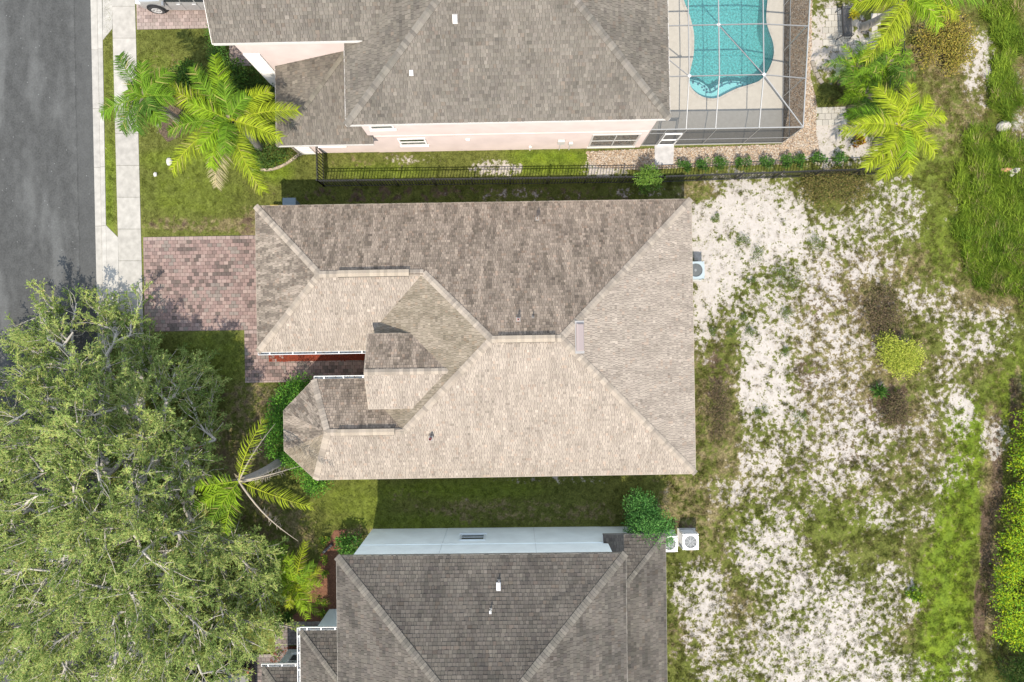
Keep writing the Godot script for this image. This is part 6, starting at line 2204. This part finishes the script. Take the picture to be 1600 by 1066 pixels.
		bush("weed_mat", q[4], "weeds", P(q[0], q[1]), Vector3(q[2], 0.16, q[3]), int(900 * q[2] * q[3]) + 180, 0.055, g2, "weed mats on the white sand")

func build_small_things() -> void:
	var rg := RandomNumberGenerator.new()
	rg.seed = 3
	var mb := MB.new()
	mb.col = Color(0.66, 0.60, 0.55)
	mb.blob(P(1566, 199) + Vector3.UP * 0.12, Vector3(0.34, 0.24, 0.28), 0.22, rg, 8, 12)
	solo("white_rock", mb, M.stone, "pale round rock lying at the foot of the reed strip", "rock", P(1566, 199))
	for q in [[265, 253, 0.17, "white rock on the lawn in front of the pink house palms"], [243, 273, 0.10, "small white stone on the lawn nearest the sidewalk"]]:
		mb = MB.new()
		mb.col = Color(0.68, 0.66, 0.62)
		mb.blob(P(q[0], q[1]) + Vector3.UP * 0.05, Vector3(q[2], q[2] * 0.6, q[2] * 1.2), 0.3, rg, 6, 9)
		solo("white_rock", mb, M.stone, q[3], "rock", P(q[0], q[1]))
	# litter in the tall grass
	var o := thing("litter_heap", "orange and white litter lying in the tall grass", "litter", P(1574, 271))
	mb = MB.new()
	mb.col = Color(0.44, 0.22, 0.12)
	mb.blob(P(1564, 268) + Vector3.UP * 0.42, Vector3(0.24, 0.05, 0.10), 1.0, rg, 5, 9)
	put("orange_scrap", mb, M.paint, o)
	mb = MB.new()
	mb.col = Color(0.50, 0.47, 0.43)
	mb.blob(P(1578, 269) + Vector3.UP * 0.40, Vector3(0.26, 0.06, 0.12), 1.1, rg, 5, 9)
	mb.blob(P(1573, 276) + Vector3.UP * 0.36, Vector3(0.12, 0.05, 0.09), 1.0, rg, 5, 9)
	put("white_scrap", mb, M.paint, o)
	mb = MB.new()
	mb.col = Color(0.05, 0.05, 0.05)
	mb.blob(P(1575, 271) + Vector3.UP * 0.52, Vector3(0.07, 0.04, 0.09), 0.4, rg, 5, 8)
	put("dark_scrap", mb, M.paint, o)
	# terracotta pot half under the oak
	o = thing("terracotta_pot", "rust red pot half hidden beneath the oak twigs", "pot", P(312, 692))
	o.set_meta("org", Vector3.ZERO)
	mb = MB.new()
	mb.col = Color(0.40, 0.11, 0.05)
	mb.tube(PackedVector3Array([Vector3.ZERO, Vector3(0, 0.28, 0), Vector3(0, 0.40, 0)]), PackedFloat32Array([0.16, 0.24, 0.27]), 16, false)
	mb.ring(Vector3(0, 0.40, 0), Vector3.UP, 0.22, 0.29, 0.06, 20)
	put("pot_body", mb, M.plain, o)
	mb = MB.new()
	mb.col = Color(0.30, 0.075, 0.035)
	mb.ring(Vector3(0, 0.36, 0), Vector3.UP, 0.0, 0.235, 0.02, 20)
	put("soil", mb, M.mulch, o)
	# grey slab edging by the mulch
	mb = MB.new()
	mb.col = Color(0.10, 0.105, 0.115)
	mb.chamfer_box(P(513, 856) + Vector3.UP * 0.12, Vector3(0.62, 0.24, 0.12), 0.02, Basis(Vector3.UP, 0.75))
	solo("grey_slab", mb, M.stone, "dark grey slab on edge in the mulch by the blue house", "slab", P(513, 856))

# ---------------------------------------------------------------- everything
func _ready() -> void:
	rng.seed = 20240
	var cam := Camera3D.new()
	cam.name = "camera"
	cam.position = Vector3(0, CAM_H, 0)
	cam.rotation_degrees = Vector3(-90, 0, 0)
	cam.fov = rad_to_deg(2.0 * atan(533.0 / FOCAL))
	cam.near = 0.1
	cam.far = 800.0
	add_child(cam)
	var env := Environment.new()
	env.background_mode = Environment.BG_SKY
	var sm := ProceduralSkyMaterial.new()
	sm.sky_top_color = Color(0.64, 0.69, 0.76)
	sm.sky_horizon_color = Color(0.84, 0.85, 0.85)
	sm.sky_curve = 0.2
	sm.ground_bottom_color = Color(0.30, 0.30, 0.26)
	sm.ground_horizon_color = Color(0.70, 0.72, 0.72)
	sm.sky_energy_multiplier = 1.35
	var sky := Sky.new()
	sky.sky_material = sm
	env.sky = sky
	env.tonemap_mode = Environment.TONE_MAPPER_LINEAR
	env.tonemap_exposure = 1.42
	env.sdfgi_enabled = true
	env.ssao_enabled = true
	env.ssil_enabled = true
	var we := WorldEnvironment.new()
	we.name = "world_environment"
	we.environment = env
	add_child(we)
	var sun := DirectionalLight3D.new()
	sun.name = "sun"
	sun.light_energy = 1.56
	sun.light_color = Color(1.0, 0.955, 0.89)
	sun.light_angular_distance = 0.5
	sun.shadow_enabled = true
	add_child(sun)
	sun.look_at_from_position(Vector3.ZERO, Vector3(0.12, -1.0, -0.68), Vector3.FORWARD)

	make_materials()
	build_ground()
	build_center_house()
	build_north_house()
	build_south_house()
	build_pool()
	build_enclosure()
	build_beds_and_pavers()
	build_gravel()
	fence_run(P(507, 291.5), P(1029, 285), "long black picket fence along the shaded strip between the houses", 9)
	fence_run(P(1029, 285), P(1386, 272), "black picket fence behind the row of small shrubs", 6)
	fence_run(P(1386, 272), P(1392, -20), "black picket fence running north behind the palms", 5)
	fence_run(P(507, 291.5), P(505, 237), "short black picket fence panel meeting the pink house corner", 1)
	build_oak()
	build_palms()
	build_shrubs()
	build_bench()
	condenser("blue grey air conditioner at the east wall of the tan house", P(1080, 425), 0.86, Color(0.30, 0.36, 0.39), 0.02)
	condenser("white air conditioner with open view of its fan beside the blue house", P(1072, 839), 0.80, Color(0.74, 0.74, 0.72), 0.01)
	condenser("white air conditioner half covered by the feathery emerald tree", P(1040, 842), 0.80, Color(0.74, 0.74, 0.72), 0.01)
	build_bins()
	car("parked_suv", "silver sport utility vehicle on the pink house driveway at the top edge", "car", Vector3(-16.5, 0.03, -17.75), 0.0, 4.75, 1.9, Color(0.36, 0.37, 0.38), Color(0.10, 0.105, 0.11), 1.72, true)
	car("parked_car", "black car on the blue house driveway at the bottom edge", "car", Vector3(-15.4, 0.03, 17.3), PHI_S, 4.6, 1.82, Color(0.012, 0.012, 0.014), Color(0.02, 0.02, 0.02), 1.46, false)
	car("parked_car", "white car on the road beneath the oak", "car", Vector3(-22.4, -0.1, 10.2), -PI / 2 + 0.02, 4.6, 1.82, Color(0.78, 0.78, 0.77), Color(0.5, 0.5, 0.5), 1.46, false)
	build_small_things()
	build_grass()
